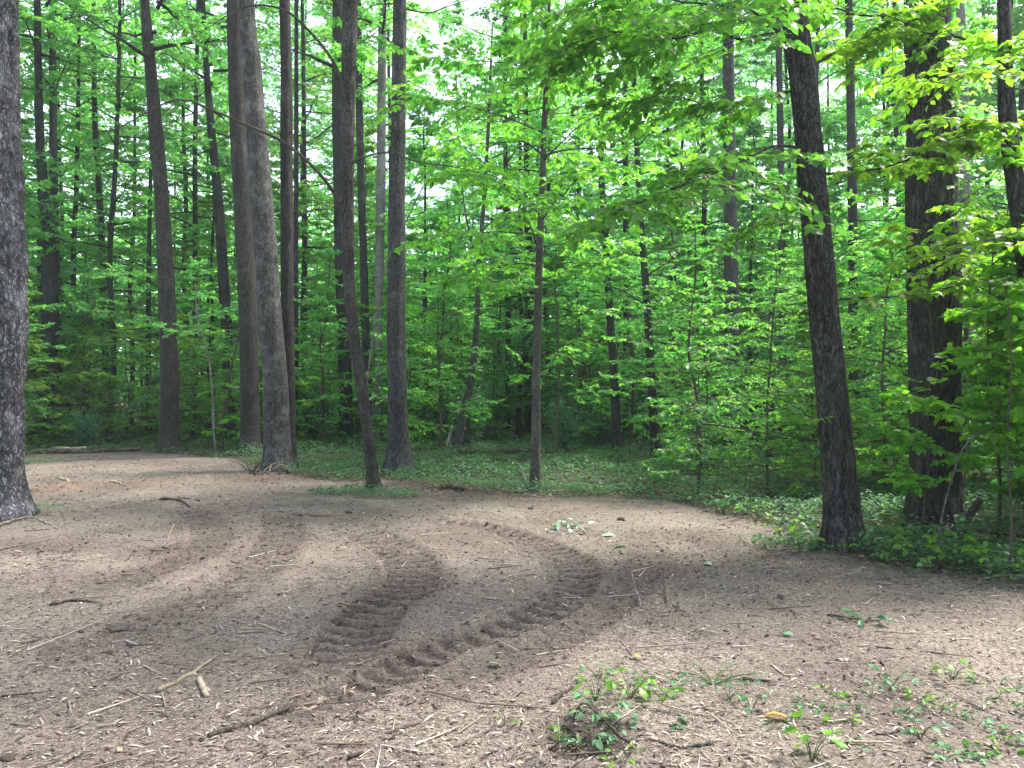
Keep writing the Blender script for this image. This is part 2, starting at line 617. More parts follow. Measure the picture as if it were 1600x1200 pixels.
CHIPS = rnd_mat("chips", [(0, (0.029, 0.022, 0.020)), (.3, (0.094, 0.072, 0.059)), (.6, (0.225, 0.183, 0.153)), (.85, (0.341, 0.300, 0.257)), (1, (0.464, 0.426, 0.387))])
LITTER = rnd_mat("litter", [(0, (.06, .045, .035)), (.6, (.15, .11, .08)), (1, (.27, .21, .15))])
SOIL_CLOD = rnd_mat("soil_clod", [(0, (0.043, 0.032, 0.026)), (.6, (0.094, 0.068, 0.056)), (1, (0.173, 0.122, 0.088))], .95, .25)

# ------------------------------------------------------------------ ground relief
EDGE_U = np.array([-400, 0, 30, 60, 220, 300, 370, 400, 470, 520, 560, 600, 640, 680, 760, 830, 950, 1040, 1110, 1200, 1290, 1340, 1400, 1500, 1600, 2200], float)
EDGE_V = np.array([722, 716, 712, 709, 706, 711, 716, 735, 745, 752, 752, 750, 755, 768, 772, 776, 775, 780, 798, 818, 850, 868, 885, 903, 916, 960], float)
EDGE_D = np.array([ground_at(800, v)[1] for v in EDGE_V])


def forest_in(x, y):
    """metres beyond the clearing's edge (negative inside the clearing)"""
    x, y = np.asarray(x, float), np.asarray(y, float)
    u = 800 + F * x / np.maximum(y, 0.5)
    d = np.interp(u, EDGE_U, EDGE_D)
    d = np.where(y < 0.5, 1e3, d)
    return y - d + fbm2(x * .9, y * .5, 2, 5) * .25


def line_dist(x, y, poly):
    best = np.full(x.shape, 1e9)
    side = np.zeros(x.shape)
    arc = np.zeros(x.shape)
    acc = 0.0
    for a, b in zip(poly[:-1], poly[1:]):
        ab = b - a
        L = np.hypot(*ab)
        t = np.clip(((x - a[0]) * ab[0] + (y - a[1]) * ab[1]) / (L * L), 0, 1)
        dx, dy = x - a[0] - t * ab[0], y - a[1] - t * ab[1]
        d = np.hypot(dx, dy)
        s = (ab[0] * dy - ab[1] * dx) / L
        m = d < best
        best = np.where(m, d, best)
        side = np.where(m, s, side)
        arc = np.where(m, acc + t * L, arc)
        acc += L
    return best, side, arc


def gpoly(pts, n=40):
    P = np.array([ground_at(*p) for p in pts])
    return catmull(P, n)


TRACKS = [  # centre line, half width, how deep, how crisp the lugs are
    (gpoly([(655, 812), (760, 826), (835, 848), (888, 876), (905, 908), (880, 940), (825, 966), (745, 992), (680, 1008), (600, 1050), (520, 1085), (440, 1120), (350, 1148)]), .185, .042, 1.0),
    (gpoly([(530, 822), (590, 845), (640, 880), (640, 915), (590, 945), (555, 985), (530, 1020), (490, 1055), (440, 1090)]), .25, .04, .85),
    (gpoly([(440, 800), (440, 835), (410, 880), (330, 930), (250, 965), (150, 1005), (20, 1060)]), .25, .03, .45),
    (gpoly([(300, 800), (330, 835), (310, 865), (220, 895), (120, 920), (0, 948)]), .22, .03, .4),
    (gpoly([(1000, 830), (1010, 870), (985, 920), (930, 960), (850, 1000), (700, 1060), (560, 1120)]), .2, .02, .3),
]


def relief(x, y):
    """height of the ground, and how bare (with painted lug-groove shade), how red it is"""
    x, y = np.asarray(x, float), np.asarray(y, float)
    r = np.hypot(x, y)
    f = forest_in(x, y)
    h = fbm2(x * .22, y * .22, 3, 21) * .05
    h = h + np.clip(r - 60, 0, 200) * .03
    near = np.clip(1.3 - r / 30, 0, 1)
    inside = np.clip(-f / .6 + .3, 0, 1)
    h = h + near * (fbm2(x * 2.3, y * 2.3, 3, 3) * .012 + fbm2(x * 9, y * 9, 3, 8) * .009)
    bare = np.zeros(x.shape)
    for k, (poly, w, deep, crisp) in enumerate(TRACKS):
        d, s, a = line_dist(x, y, poly)
        m = np.clip((w * 1.15 - d) / (w * .35), 0, 1)
        m = m * m * (3 - 2 * m)
        tot = np.linalg.norm(np.diff(poly, axis=0), axis=1).sum()
        m = m * np.clip(a / .8, 0, 1) * np.clip((tot - a) / 1.1, 0, 1)
        d = d + np.clip(.5 - a, 0, 1) + np.clip(.6 - (tot - a), 0, 1)
        fade = np.clip(.95 + .5 * noise2(x * .8 + 5 * k, y * .8, 40 + k), .45, 1)
        berm = np.exp(-((d - w * 1.25) / (w * .28)) ** 2)
        ph = (a + np.abs(s) * .25 + noise2(x * 3, y * 3, 50) * .04 + noise2(x * 11, y * 11, 51) * .012) / .17 
        lug = np.clip(np.sin(ph * TAU) * 1.6 + .1, -1, 1) * np.clip((1.1 - np.abs(s) / w) * 4, 0, 1)
        clod = np.abs(fbm2(x * 13, y * 13, 3, 60 + k))
        h = h - deep * m * fade * .6 + berm * deep * .5 * fade
        h = h + m * lug * .021 * crisp * np.clip(.8 + .7 * noise2(x * 4, y * 4, 53), .25, 1.25) * fade + (m + berm * .6) * clod * .013 * (1.15 - .4 * crisp) * fade
        bare = np.maximum(bare, np.clip(m * (.78 - .36 * lug * crisp + .18 * noise2(x * 7, y * 7, 52)) + berm * .3, 0, 1) * fade * (.5 + .5 * crisp))  # bare soil, with shade painted into the grooves and lug tops paler
    # turned red earth at the far left, with a ridge of clods
    dr, _, _ = line_dist(x, y, gpoly([(50, 765), (140, 762), (250, 757), (330, 753), (440, 748)]))
    red = np.exp(-(dr / .65) ** 2) * np.clip(.75 + .6 * noise2(x * 1.5, y * 1.5, 44), 0, 1)
    ridge = np.exp(-(dr / .45) ** 2) * np.clip((-x - 4.2) / 1.5, 0, 1)
    h = h + ridge * (.05 + .09 * np.abs(fbm2(x * 5, y * 5, 3, 71)))
    # churned heaps
    heap = np.clip(fbm2(x * .9 + 3, y * .9, 2, 77) - .35, 0, 1) * near * inside
    h = h + heap * np.abs(fbm2(x * 10, y * 10, 3, 90)) * .09
    bare = np.maximum(bare, heap * .9)
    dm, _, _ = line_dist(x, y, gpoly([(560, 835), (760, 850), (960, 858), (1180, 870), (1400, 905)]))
    bare = np.maximum(bare, .3 * np.exp(-(dm / .9) ** 2) * np.clip(.6 + .6 * fbm2(x * 1.3, y * 1.3, 2, 97), 0, 1))  # broad band across the middle, mixed partway to the darker soil
    hc = ground_at(905, 1155)
    hd = np.hypot(x - hc[0], y - hc[1])
    h = h - .07 * np.exp(-(hd / .16) ** 2) + .035 * np.exp(-((hd - .3) / .09) ** 2) * (1 + noise2(x * 9, y * 9, 98))
    bare = np.maximum(bare, .6 * np.exp(-(hd / .26) ** 4))
    # bank at the foot of the leaning brown tree
    bb, _, _ = line_dist(x, y, gpoly([(640, 758), (700, 766), (770, 772)]))
    h = h + np.exp(-(bb / .35) ** 2) * .10 * (.6 + .5 * noise2(x * 5, y * 5, 95))
    bare = np.maximum(bare, np.exp(-(bb / .5) ** 2) * .9)
    return h, bare, red, f


def gz(x, y):
    return relief(np.atleast_1d(x), np.atleast_1d(y))[0]


def gz1(x, y):
    return float(gz(x, y)[0])


def build_ground():
    front = np.radians(np.linspace(-43, 43, 640))
    back = np.radians(np.linspace(43, 317, 90))[1:-1]
    ang = np.concatenate([front, back])
    rad = np.concatenate([[0.25, .8, 1.4, 1.9, 2.3], np.exp(np.linspace(math.log(2.6), math.log(30), 470)), np.exp(np.linspace(math.log(31), math.log(420), 60))])
    A, R = np.meshgrid(ang, rad)
    X, Y = np.sin(A) * R, np.cos(A) * R
    h, bare, red, f = relief(X.ravel(), Y.ravel())
    V = np.stack([X.ravel(), Y.ravel(), h], 1)
    na, nr = len(ang), len(rad)
    i = np.arange(nr - 1)[:, None] * na
    j = np.arange(na)[None]
    k = (j + 1) % na
    Q = np.stack([i + j, i + na + j, i + na + k, i + k], -1).reshape(-1, 4)
    V = np.vstack([V, [0, 0, float(h[:na].mean())]])
    jj = np.arange(na)
    T = np.stack([np.full(na, nr * na), jj, (jj + 1) % na], 1)
    g = Geo()
    g.add(V, Q, T)
    ext = lambda a: np.append(a, a[:na].mean())
    m, n, l = new_mat("mulched_soil")
    tc = n.new("ShaderNodeTexCoord")

    def attr(nm):
        a = n.new("ShaderNodeAttribute")
        a.attribute_name = nm
        return a.outputs['Fac']

    def noise(scale, detail=6, rough=.6, stretch=None, rot=0):
        no = n.new("ShaderNodeTexNoise")
        no.inputs['Scale'].default_value = scale
        no.inputs['Detail'].default_value = detail
        no.inputs['Roughness'].default_value = rough
        mp = n.new("ShaderNodeMapping")
        mp.inputs['Scale'].default_value = stretch or (1, 1, 1)
        mp.inputs['Rotation'].default_value = (0, 0, rot)
        l.new(tc.outputs['Object'], mp.inputs['Vector'])
        l.new(mp.outputs[0], no.inputs['Vector'])
        return no.outputs['Fac']

    def math_(op, a, b=None, c=None):
        q = n.new("ShaderNodeMath")
        q.operation = op
        for i_, vv in enumerate((a, b, c)):
            if vv is None:
                continue
            if isinstance(vv, (int, float)):
                q.inputs[i_].default_value = vv
            else:
                l.new(vv, q.inputs[i_])
        return q.outputs[0]

    def mixc(fac, a, b, mode='MIX'):
        q = n.new("ShaderNodeMix")
        q.data_type = 'RGBA'
        q.blend_type = mode
        for idx, vv in ((0, fac), (6, a), (7, b)):
            if isinstance(vv, (int, float)):
                q.inputs[idx].default_value = vv
            elif isinstance(vv, tuple):
                q.inputs[idx].default_value = (*vv, 1)
            else:
                l.new(vv, q.inputs[idx])
        return q.outputs[2]
    s1 = noise(30, 8, .75, (1, 3.2, 1), .5)
    s2 = noise(34, 8, .75, (3.0, 1, 1), -.3)
    fine = math_('MAXIMUM', s1, s2)
    base = ramp(n, [(.45, (0.053, 0.043, 0.038)), (.53, (0.177, 0.145, 0.125)), (.60, (0.295, 0.254, 0.220)), (.68, (0.431, 0.383, 0.340))])
    l.new(fine, base.inputs[0])
    broad = noise(.8, 5, .6)
    br = n.new("ShaderNodeMapRange")
    br.inputs['From Min'].default_value = .35
    br.inputs['From Max'].default_value = .65
    br.inputs['To Min'].default_value = .0
    br.inputs['To Max'].default_value = .5
    l.new(broad, br.inputs['Value'])
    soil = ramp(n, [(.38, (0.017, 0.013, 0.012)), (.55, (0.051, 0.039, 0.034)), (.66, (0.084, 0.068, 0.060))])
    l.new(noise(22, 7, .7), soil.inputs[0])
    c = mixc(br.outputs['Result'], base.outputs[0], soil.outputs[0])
    c = mixc(math_('MULTIPLY', attr('bare'), .95), c, soil.outputs[0])  # bare soil plus the groove shade painted along the tracks
    redc = ramp(n, [(.35, (0.088, 0.046, 0.029)), (.65, (0.224, 0.144, 0.101))])
    l.new(noise(18, 6, .7), redc.inputs[0])
    c = mixc(math_('MULTIPLY', attr('red'), .6), c, redc.outputs[0])
    floorc = ramp(n, [(.35, (.03, .028, .02)), (.6, (.085, .075, .05)), (.75, (.13, .11, .08))])
    l.new(noise(16, 7, .7), floorc.inputs[0])
    c = mixc(attr('floor'), c, floorc.outputs[0])
    b = n.new("ShaderNodeBsdfPrincipled")
    b.inputs['Roughness'].default_value = .95
    b.inputs['Specular IOR Level'].default_value = .15
    l.new(c, b.inputs['Base Color'])
    bp = n.new("ShaderNodeBump")
    bp.inputs['Strength'].default_value = .9
    bp.inputs['Distance'].default_value = .012
    hh = math_('ADD', fine, noise(60, 5, .7))
    l.new(hh, bp.inputs['Height'])
    l.new(bp.outputs[0], b.inputs['Normal'])
    o = n.new("ShaderNodeOutputMaterial")
    l.new(b.outputs[0], o.inputs['Surface'])
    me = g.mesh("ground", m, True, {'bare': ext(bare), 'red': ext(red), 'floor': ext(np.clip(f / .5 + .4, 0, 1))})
    add_obj("ground", me, kind='structure')


build_ground()

# ------------------------------------------------------------------ loose matter on the ground
def polar(rng, n, d0, d1, power, half=40):
    """points in front of the viewer, thinning with distance"""
    k = 2 - power
    u = rng.random(n)
    r = (d0 ** k + u * (d1 ** k - d0 ** k)) ** (1 / k)
    a = np.radians(rng.uniform(-half, half, n))
    return np.sin(a) * r, np.cos(a) * r


def build_chips():
    rng = np.random.default_rng(3)
    n = 300000
    x, y = polar(rng, n, 2.6, 25, 1.45, 37)
    h, bare, red, f = relief(x, y)
    keep = (f < .3) & (rng.random(n) > bare * .8) & (rng.random(n) > red * .5)
    keep &= rng.random(n) < np.clip(.62 + .5 * fbm2(x * 1.1, y * 1.1, 3, 33), .12, 1)
    x, y, h, bare = x[keep], y[keep], h[keep], bare[keep]
    n = len(x)
    r = np.hypot(x, y)
    L = np.exp(rng.normal(math.log(.0150), .65, n)) * (1 + r * .035)
    L = np.minimum(L, .13)
    W = L * rng.uniform(.08, .34, n)
    W = np.clip(W, .002, .011 + r * .0006)
    a = rng.normal(.35, 1.1, n)
    D = norm(np.stack([np.cos(a), np.sin(a), rng.normal(0, .18, n)], 1))
    X = norm(np.cross(D, UP))
    C = np.stack([x, y, h + W * .35], 1)
    T = W * rng.uniform(.25, .8, n)
    tw = rng.normal(0, .4, n)[:, None]
    A = C - D * (L / 2)[:, None]
    B = C + D * (L / 2)[:, None]
    Cc = C + X * (W / 2)[:, None] + UP * (T * .5)[:, None] + D * (L * .2)[:, None] * tw
    Dd = C - X * (W / 2)[:, None] + UP * (T * .7)[:, None] - D * (L * .2)[:, None] * tw
    V = np.stack([A, B, Cc, Dd], 1).reshape(-1, 3)
    Fc = (np.array([[0, 1, 2], [0, 3, 1], [0, 2, 3], [1, 3, 2]])[None] + (np.arange(n) * 4)[:, None, None]).reshape(-1, 3)
    g = Geo()
    rn = np.clip(rng.beta(1.7, 2.0, n) - bare * .25, 0, 1)
    g.add(V, None, Fc, np.repeat(rn, 4))
    add_obj("wood_chips", g.mesh("wood_chips", CHIPS, False), kind='stuff', label="pale shredded wood chips and bark slivers strewn over the soil", cat="wood chips")


def build_clods():
    rng = np.random.default_rng(4)
    n = 75000
    x, y = polar(rng, n, 2.7, 24, 1.3)
    h, bare, red, f = relief(x, y)
    p = np.clip(bare * 1.1 + red * .7 + .07, 0, 1)
    keep = (rng.random(n) < p) & (f < .2)
    x, y, h, red = x[keep], y[keep], h[keep], red[keep]
    n = len(x)
    oc = np.array([[1, 0, 0], [0, 1, 0], [-1, 0, 0], [0, -1, 0], [0, 0, 1], [0, 0, -.8]])
    V = oc[None] * rng.uniform(.5, 1.4, (n, 6, 1)) + rng.normal(0, .38, (n, 6, 3))
    S = np.minimum(np.exp(rng.normal(math.log(.0050), .45, n)) * (1 + np.hypot(x, y) * .05), .016)
    V = V * S[:, None, None] * np.array([1.3, 1.1, .8]) + np.stack([x, y, h + S * .3], 1)[:, None]
    Fo = np.array([[0, 1, 4], [1, 2, 4], [2, 3, 4], [3, 0, 4], [1, 0, 5], [2, 1, 5], [3, 2, 5], [0, 3, 5]])
    g = Geo()
    g.add(V.reshape(-1, 3), None, (Fo[None] + (np.arange(n) * 6)[:, None, None]).reshape(-1, 3), np.repeat(np.clip(rng.random(n) * .6 + red * .3, 0, 1), 6))
    add_obj("dirt_clods", g.mesh("dirt_clods", SOIL_CLOD, False), kind='stuff', label="dark crumbs and clods of turned soil along the tyre tracks", cat="soil")


def build_twig_litter():
    rng = np.random.default_rng(5)
    g = Geo()
    n = 2600
    x, y = polar(rng, n, 2.8, 24, 1.25)
    f = forest_in(x, y)
    keep = f < 1.5
    x, y = x[keep], y[keep]
    n = len(x)
    z = gz(x, y)
    L = np.exp(rng.normal(math.log(.13), .55, n))
    a = rng.normal(.3, 1.0, n)
    D = norm(np.stack([np.cos(a), np.sin(a), rng.normal(0, .06, n)], 1))
    S = np.stack([x, y, z + .006], 1) - D * (L / 2)[:, None]
    S[:, 2] = np.maximum(S[:, 2], z + .004)
    tubes_many(g, S, D, L, np.clip(L * .02, .0018, .006), 3, -.03, rng.beta(1.6, 1.6, n).repeat(9))
    add_obj("twig_litter", g.mesh("twig_litter", CHIPS, True), kind='stuff', label="thin dry twigs scattered across the mulched clearing", cat="twigs")
    # fallen leaves of the forest floor and a few in the clearing
    g = Geo()
    n = 42000
    x, y = polar(rng, n, 3, 45, 1.2, 44)
    f = forest_in(x, y)
    keep = (f > -.2) | (rng.random(n) < .035)
    x, y = x[keep], y[keep]
    n = len(x)
    P = np.stack([x, y, gz(x, y) + .012], 1)
    a = rng.uniform(0, TAU, n)
    D = np.stack([np.cos(a), np.sin(a), rng.normal(0, .2, n)], 1)
    leaves(g, P, D, UP + rng.normal(0, .35, (n, 3)), rng.uniform(.04, .10, n) * np.where(forest_in(x, y) > 0, 1, .5), 'kite', rng.random(n))
    add_obj("leaf_litter", g.mesh("leaf_litter", LITTER, False), kind='stuff', label="brown fallen leaves lying under the trees", cat="leaf litter")


build_chips()
build_clods()
build_twig_litter()


# ------------------------------------------------------------------ trees: generic builders
def grow_tree(seed, H, r0, zb, R, nb, nsub, ntwig, nleaf, size, lean=.03, el=(10, 55), tmpl='kite', tilt=.45,
              flat=.6, trunk=True, line=None, top_full=.35, sub_wood=True, sides=7, keep=.85, sag=.12):
    """wood and leaf geometry of one tree; a spread of tiers of side shoots"""
    rng = np.random.default_rng(seed)
    wood, leaf = Geo(), Geo()
    if line is None:
        k = 9
        t = np.linspace(0, 1, k)
        line = np.stack([np.cumsum(rng.normal(0, lean * H / k, k)), np.cumsum(rng.normal(0, lean * H / k, k)), t * H], 1)
        line[:, :2] -= line[0, :2]
        line[0, 2] = -.25
        line = catmull(line, 26)
    if trunk:
        tt = np.linspace(0, 1, len(line))
        rr = r0 * (1 - tt) ** .75 + .008
        rr[0] *= 1.45
        rr[1] *= 1.08
        tube(wood, line, rr, sides)
    zs = line[:, 2]
    ga = rng.uniform(0, TAU)
    for i in range(nb):
        q = (i + rng.random()) / nb
        z = zb + (H * .985 - zb) * q
        p = np.array([np.interp(z, zs, line[:, c]) for c in range(3)])
        ga += 2.4 + rng.normal(0, .3)
        prof = (math.sin(math.pi * min(1, (q * .8 + .22))) ** .8) * (1 - top_full * q)
        L = R * max(.25, prof) * rng.uniform(.7, 1.2)
        e = math.radians(el[0] + (el[1] - el[0]) * q + rng.normal(0, 8))
        D = np.array([math.cos(ga) * math.cos(e), math.sin(ga) * math.cos(e), math.sin(e)])
        bl = bend(p, D, L, 6, 0, sag, .035, rng)
        rb = max(.006, r0 * .32 * (1 - q) + .01) * min(1, L / R + .2)
        tube(wood, bl, np.linspace(rb, .004, 6), 4, cap=False)
        P, Dd, ln = side_shoots(rng, bl, nsub, .42, .18, flat, .5)
        m = rng.random(nsub) < keep
        P, Dd, ln = P[m], Dd[m], ln[m]
        if sub_wood:
            tubes_many(wood, P, Dd, ln, max(.004, rb * .3), 3, .1)
        # twigs leave each sub-shoot
        ns = len(P)
        t = np.linspace(.15, 1, ntwig)
        TP = P[:, None] + Dd[:, None] * (ln[:, None] * t)[..., None]
        TP[..., 2] -= .1 * (t * t)[None] * ln[:, None]
        perp = norm(np.cross(Dd, UP))
        s = np.where(np.arange(ntwig) % 2 == 0, 1, -1.)
        TD = norm(Dd[:, None] * .7 + perp[:, None] * s[None, :, None] * .8 + rng.normal(0, .22, (ns, ntwig, 3)))
        TL = (ln[:, None] * .55 * (1 - .4 * t)[None] * rng.uniform(.7, 1.2, (ns, ntwig)) + size * .8)
        A = twig_leaf_arrays(rng, TP.reshape(-1, 3), TD.reshape(-1, 3), TL.ravel(), nleaf, size, tilt)
        leaves(leaf, *A, tmpl, None, rng)
    return wood, leaf, line


def grow_bush(seed, H, R, nstem, nleaf, size, tmpl='kite'):
    rng = np.random.default_rng(seed)
    wood, leaf = Geo(), Geo()
    for i in range(nstem):
        a = rng.uniform(0, TAU)
        e = rng.uniform(.15, 1)
        top = np.array([math.cos(a) * R * e * .8, math.sin(a) * R * e * .8, H * rng.uniform(.6, 1)])
        P0 = np.array([math.cos(a) * .1, math.sin(a) * .1, -.05])
        mid = P0 * .5 + top * .5 + np.array([-math.cos(a) * R * .15, -math.sin(a) * R * .15, H * .1])
        ln_ = catmull([P0, mid, top], 10)
        tube(wood, ln_, np.linspace(.014, .004, 10), 4)
        S, D, L = side_shoots(rng, ln_, 14, .4, .2, .1, .4)
        tubes_many(wood, S, D, L, .004, 3, .1)
        P, DD, N, sz = twig_leaf_arrays(rng, S, D, L, nleaf, size, .6)
        leaves(leaf, P, DD, N, sz, tmpl, None, rng)
        S2 = S + D * (L * .5)[:, None]
        D2 = norm(D + rng.normal(0, .6, D.shape))
        P, DD, N, sz = twig_leaf_arrays(rng, S2, D2, L * .6, nleaf, size, .6)
        leaves(leaf, P, DD, N, sz, tmpl, None, rng)
    return wood, leaf


def trunk_geo(line, rad, sides, step, flare=.35, fh=.25, bark=.012, bf=9., bz=2., seed=0, lobes=5, knots=0):
    """a bole with root flare and bark relief along a world-space line (first point below ground)"""
    L = np.r_[0, np.cumsum(np.linalg.norm(np.diff(line, axis=0), axis=1))]
    s = [0.0]
    while s[-1] < L[-1]:
        s.append(s[-1] + step * (1 if s[-1] < 9 else 5))
    s = np.minimum(np.array(s), L[-1])
    P = np.stack([np.interp(s, L, line[:, c]) for c in range(3)], 1)
    r = np.interp(s, L, rad)
    a = np.arange(sides) / sides * TAU
    rng = np.random.default_rng(seed + 900)
    hgt = np.maximum(s - .25, -.25)
    lob = sum(rng.uniform(.4, 1) * np.maximum(0, np.cos((a - rng.uniform(0, TAU)))) ** 6 for _ in range(lobes))
    fl = flare * np.exp(-hgt / fh)[:, None] * (.45 + .8 * lob[None])
    ca, sa = np.cos(a)[None], np.sin(a)[None]
    rr = r[:, None] * (1 + fl)
    nx, ny, nz_ = ca * r[:, None] * bf, sa * r[:, None] * bf, (s * bz / 2)[:, None]
    n1 = noise3(nx, ny, nz_ + noise3(nx * .7, ny * .7, nz_ * .7, seed + 5) * .8, seed)
    n2 = noise3(nx * 2.3, ny * 2.3, nz_ * 2.0, seed + 1)
    ridge = 1 - np.abs(n1) * 2
    disp = bark * (ridge * .9 + n2 * .5)
    disp = disp + r[:, None] * .05 * noise3(ca * 1.2, sa * 1.2, (s * .9)[:, None], seed + 2)
    for _ in range(knots):
        kz, ka = rng.uniform(.8, 7), rng.uniform(0, TAU)
        da = np.angle(np.exp(1j * (a - ka)))
        disp = disp + r[:, None] * .13 * np.exp(-((da / .45) ** 2)[None] - ((s - kz) / .10)[:, None] ** 2)
    rr = rr + disp
    V = np.stack([P[:, 0, None] + ca * rr, P[:, 1, None] + sa * rr, np.broadcast_to(P[:, 2, None], rr.shape)], -1)
    n = len(s)
    i = np.arange(n - 1)[:, None] * sides
    j = np.arange(sides)[None]
    k = (j + 1) % sides
    Q = np.stack([i + j, i + k, i + sides + k, i + sides + j], -1).reshape(-1, 4)
    g = Geo()
    Vf = np.vstack([V.reshape(-1, 3), P[-1] + [0, 0, .05]])
    jj = np.arange(sides)
    T = np.stack([(n - 1) * sides + jj, (n - 1) * sides + (jj + 1) % sides, np.full(sides, n * sides)], 1)
    g.add(Vf, Q, T)
    return g


HERO_XY = []


def hero(label, rows, d, bark, sides=40, step=.05, flare=.35, fh=.25, amp=.012, bf=9., bz=2., H=24., crown=None, seed=0,
         name='forest_tree', cat='tree', knots=0, vbase=None, skew=0., crown_mat=None):
    """a tree whose bole follows measured rows (u, v, width px) from the top of the picture down to its foot.
    skew: how much further back (m) the bole is at the top row than at its foot"""
    rows = np.array(rows, float)[::-1]
    fd = d + skew * np.linspace(0, 1, len(rows)) ** 1
    P = np.array([at(u, v, q) for (u, v, w), q in zip(rows, fd)])
    R = rows[:, 2] / 2 * fd / F
    base = P[0].copy()
    g0 = gz1(base[0], base[1])
    P[0, 2] = g0
    dirn = norm(P[-1] - P[-2] if len(P) < 4 else P[-1] - P[-3])
    dirn = norm(np.array([dirn[0] * .6, dirn[1] * .6, dirn[2]]))
    if H > P[-1, 2] + 1:
        n_up = 3
        top = P[-1]
        for k in range(1, n_up + 1):
            P = np.vstack([P, top + dirn * (H - top[2]) * k / n_up])
            R = np.append(R, R[len(rows) - 1] * (1 - .9 * k / n_up) + .01)
    root = P[0].copy()
    P = np.vstack([P[0] - [0, 0, .25], P])
    R = np.r_[R[0], R]
    PR = catmull(np.hstack([P - root, R[:, None]]), 160)
    line, rad = PR[:, :3], np.maximum(PR[:, 3], .006)
    HERO_XY.append((root[0], root[1], rad[0]))
    t = thing(name, root, label, cat)
    g = trunk_geo(line, rad, sides, step, flare, fh, amp, bf, bz, seed, knots=knots)
    add_obj('trunk', g.mesh('trunk', bark), t)
    if d < 23 and rad[0] > .07:
        rs_ = np.random.default_rng(seed + 4000)
        for q in range(9 if d < 17 else 6):
            z = rs_.uniform(1.2, 8.5)
            i = int(np.argmin(np.abs(line[:, 2] - z)))
            az = rs_.uniform(math.pi * .95, math.pi * 2.05)
            e = rs_.uniform(-.2, .6)
            D = np.array([math.cos(az) * math.cos(e), math.sin(az) * math.cos(e), math.sin(e)])
            Lt = rs_.uniform(.08, .22) if q % 3 == 0 else rs_.uniform(.3, .9)
            rr_ = rs_.uniform(.012, .022) if q % 3 == 0 else rs_.uniform(.004, .008)
            gs = Geo()
            p0 = line[i] + D * rad[i] * .8
            tube(gs, bend(p0, D, Lt, 7, 0, rs_.uniform(-.2, .5), .05, rs_), np.linspace(rr_, rr_ * .5, 7), 5)
            add_obj('branch_stub' if q % 3 == 0 else 'dead_twig', gs.mesh('dead_twig', bark if q % 3 == 0 else DARKWOOD), t)
    if crown is not None:
        c = add_obj('crown', crown[1], t, np.array([np.interp(crown[2], line[:, 2], line[:, k]) for k in (0, 1)] + [crown[2] - crown[3]]))
        c.rotation_euler.z = seed * 1.7
        w = add_obj('limbs', crown[0], t, c.location, kind='stuff')
        w.rotation_euler.z = c.rotation_euler.z
    return t, root, line, rad


def branch_line(root, pts, n=16):
    """pts: (u, v, distance) in the photograph -> line relative to the tree's foot"""
    return catmull(np.array([at(*p) for p in pts]) - root, n)


# crowns that sit above the picture on the big boles (only their lower edge can be seen)
def crown_only(seed, H, zb, R, nb, size):
    w, l, _ = grow_tree(seed, H, .2, zb, R, nb, 8, 5, 10, size, trunk=False, keep=.48)
    return w.mesh('limbs', BARK_FAR), l.mesh('crown', LEAF_MID, False)


CROWNS = [crown_only(301, 13, 1, 3.4, 26, .13), crown_only(302, 12, 1, 3.0, 24, .13), crown_only(303, 13, 1, 2.6, 22, .13)]


def C_(i, z):
    return (*CROWNS[i], z, 0.)


# ------------------------------------------------------------------ the measured trees
T1 = hero("massive tree with grey plated bark cut by the picture's left edge",
          [(-11, 0, 62), (-8, 100, 62), (-3, 200, 62), (0, 300, 62), (3, 400, 62), (5, 500, 62), (1, 600, 62), (-3, 700, 62), (-4, 760, 64), (-4, 806, 70)],
          9.85, BARK_PLATED, 120, .02, .42, .28, .026, 12, 4.5, crown=C_(0, 11), seed=1)
T2 = hero("dark straight tree with a pale paint mark low on its bole, behind the lying log",
          [(58, 0, 9), (62, 200, 12), (68, 300, 15), (74, 350, 18), (78, 400, 22), (78, 500, 24), (80, 600, 24), (82, 694, 26)],
          26, BARK_FAR, 24, .12, .3, .25, .008, crown=C_(1, 11.5), seed=2)
T2b = hero("paler slim tree standing close behind the dark tree with the paint mark",
           [(82, 0, 9), (83, 200, 11), (84, 300, 12), (86, 400, 13), (88, 500, 14), (90, 686, 15)],
           28, BARK_GREY, 16, .15, .3, .25, .006, crown=C_(2, 12), seed=3)
T3 = hero("thin dark tree between the paint-marked tree and the straight grey-brown one",
          [(146, 0, 6), (148, 180, 8), (155, 300, 9), (160, 400, 10), (167, 600, 11), (172, 676, 13)],
          31, BARK_FAR, 14, .15, .3, .25, .006, crown=C_(2, 12), seed=4)
T4 = hero("straight grey-brown tree at the end of the lying log",
          [(226, 0, 13), (230, 50, 16), (235, 100, 18), (243, 200, 20), (252, 300, 21), (258, 400, 23), (262, 500, 25), (265, 600, 26), (265, 690, 28), (266, 706, 31)],
          21.2, BARK_BROWN, 36, .07, .55, .25, .009, crown=C_(1, 9.5), seed=5, knots=2)
T5 = hero("dark leaning tree seen between the straight grey-brown tree and the clump of three",
          [(316, 0, 8), (322, 100, 9), (330, 200, 11), (340, 300, 14), (347, 400, 16), (350, 450, 16), (356, 550, 16), (360, 686, 18)],
          28, BARK_FAR, 16, .15, .3, .25, .007, crown=C_(2, 11), seed=6)
T6 = hero("very thin dark pole-like tree left of the straight grey-brown tree",
          [(236, 250, 4), (234, 330, 6), (232, 500, 7), (232, 690, 9)], 27, BARK_FAR, 10, .3, .3, .2, .004, H=13, seed=7)
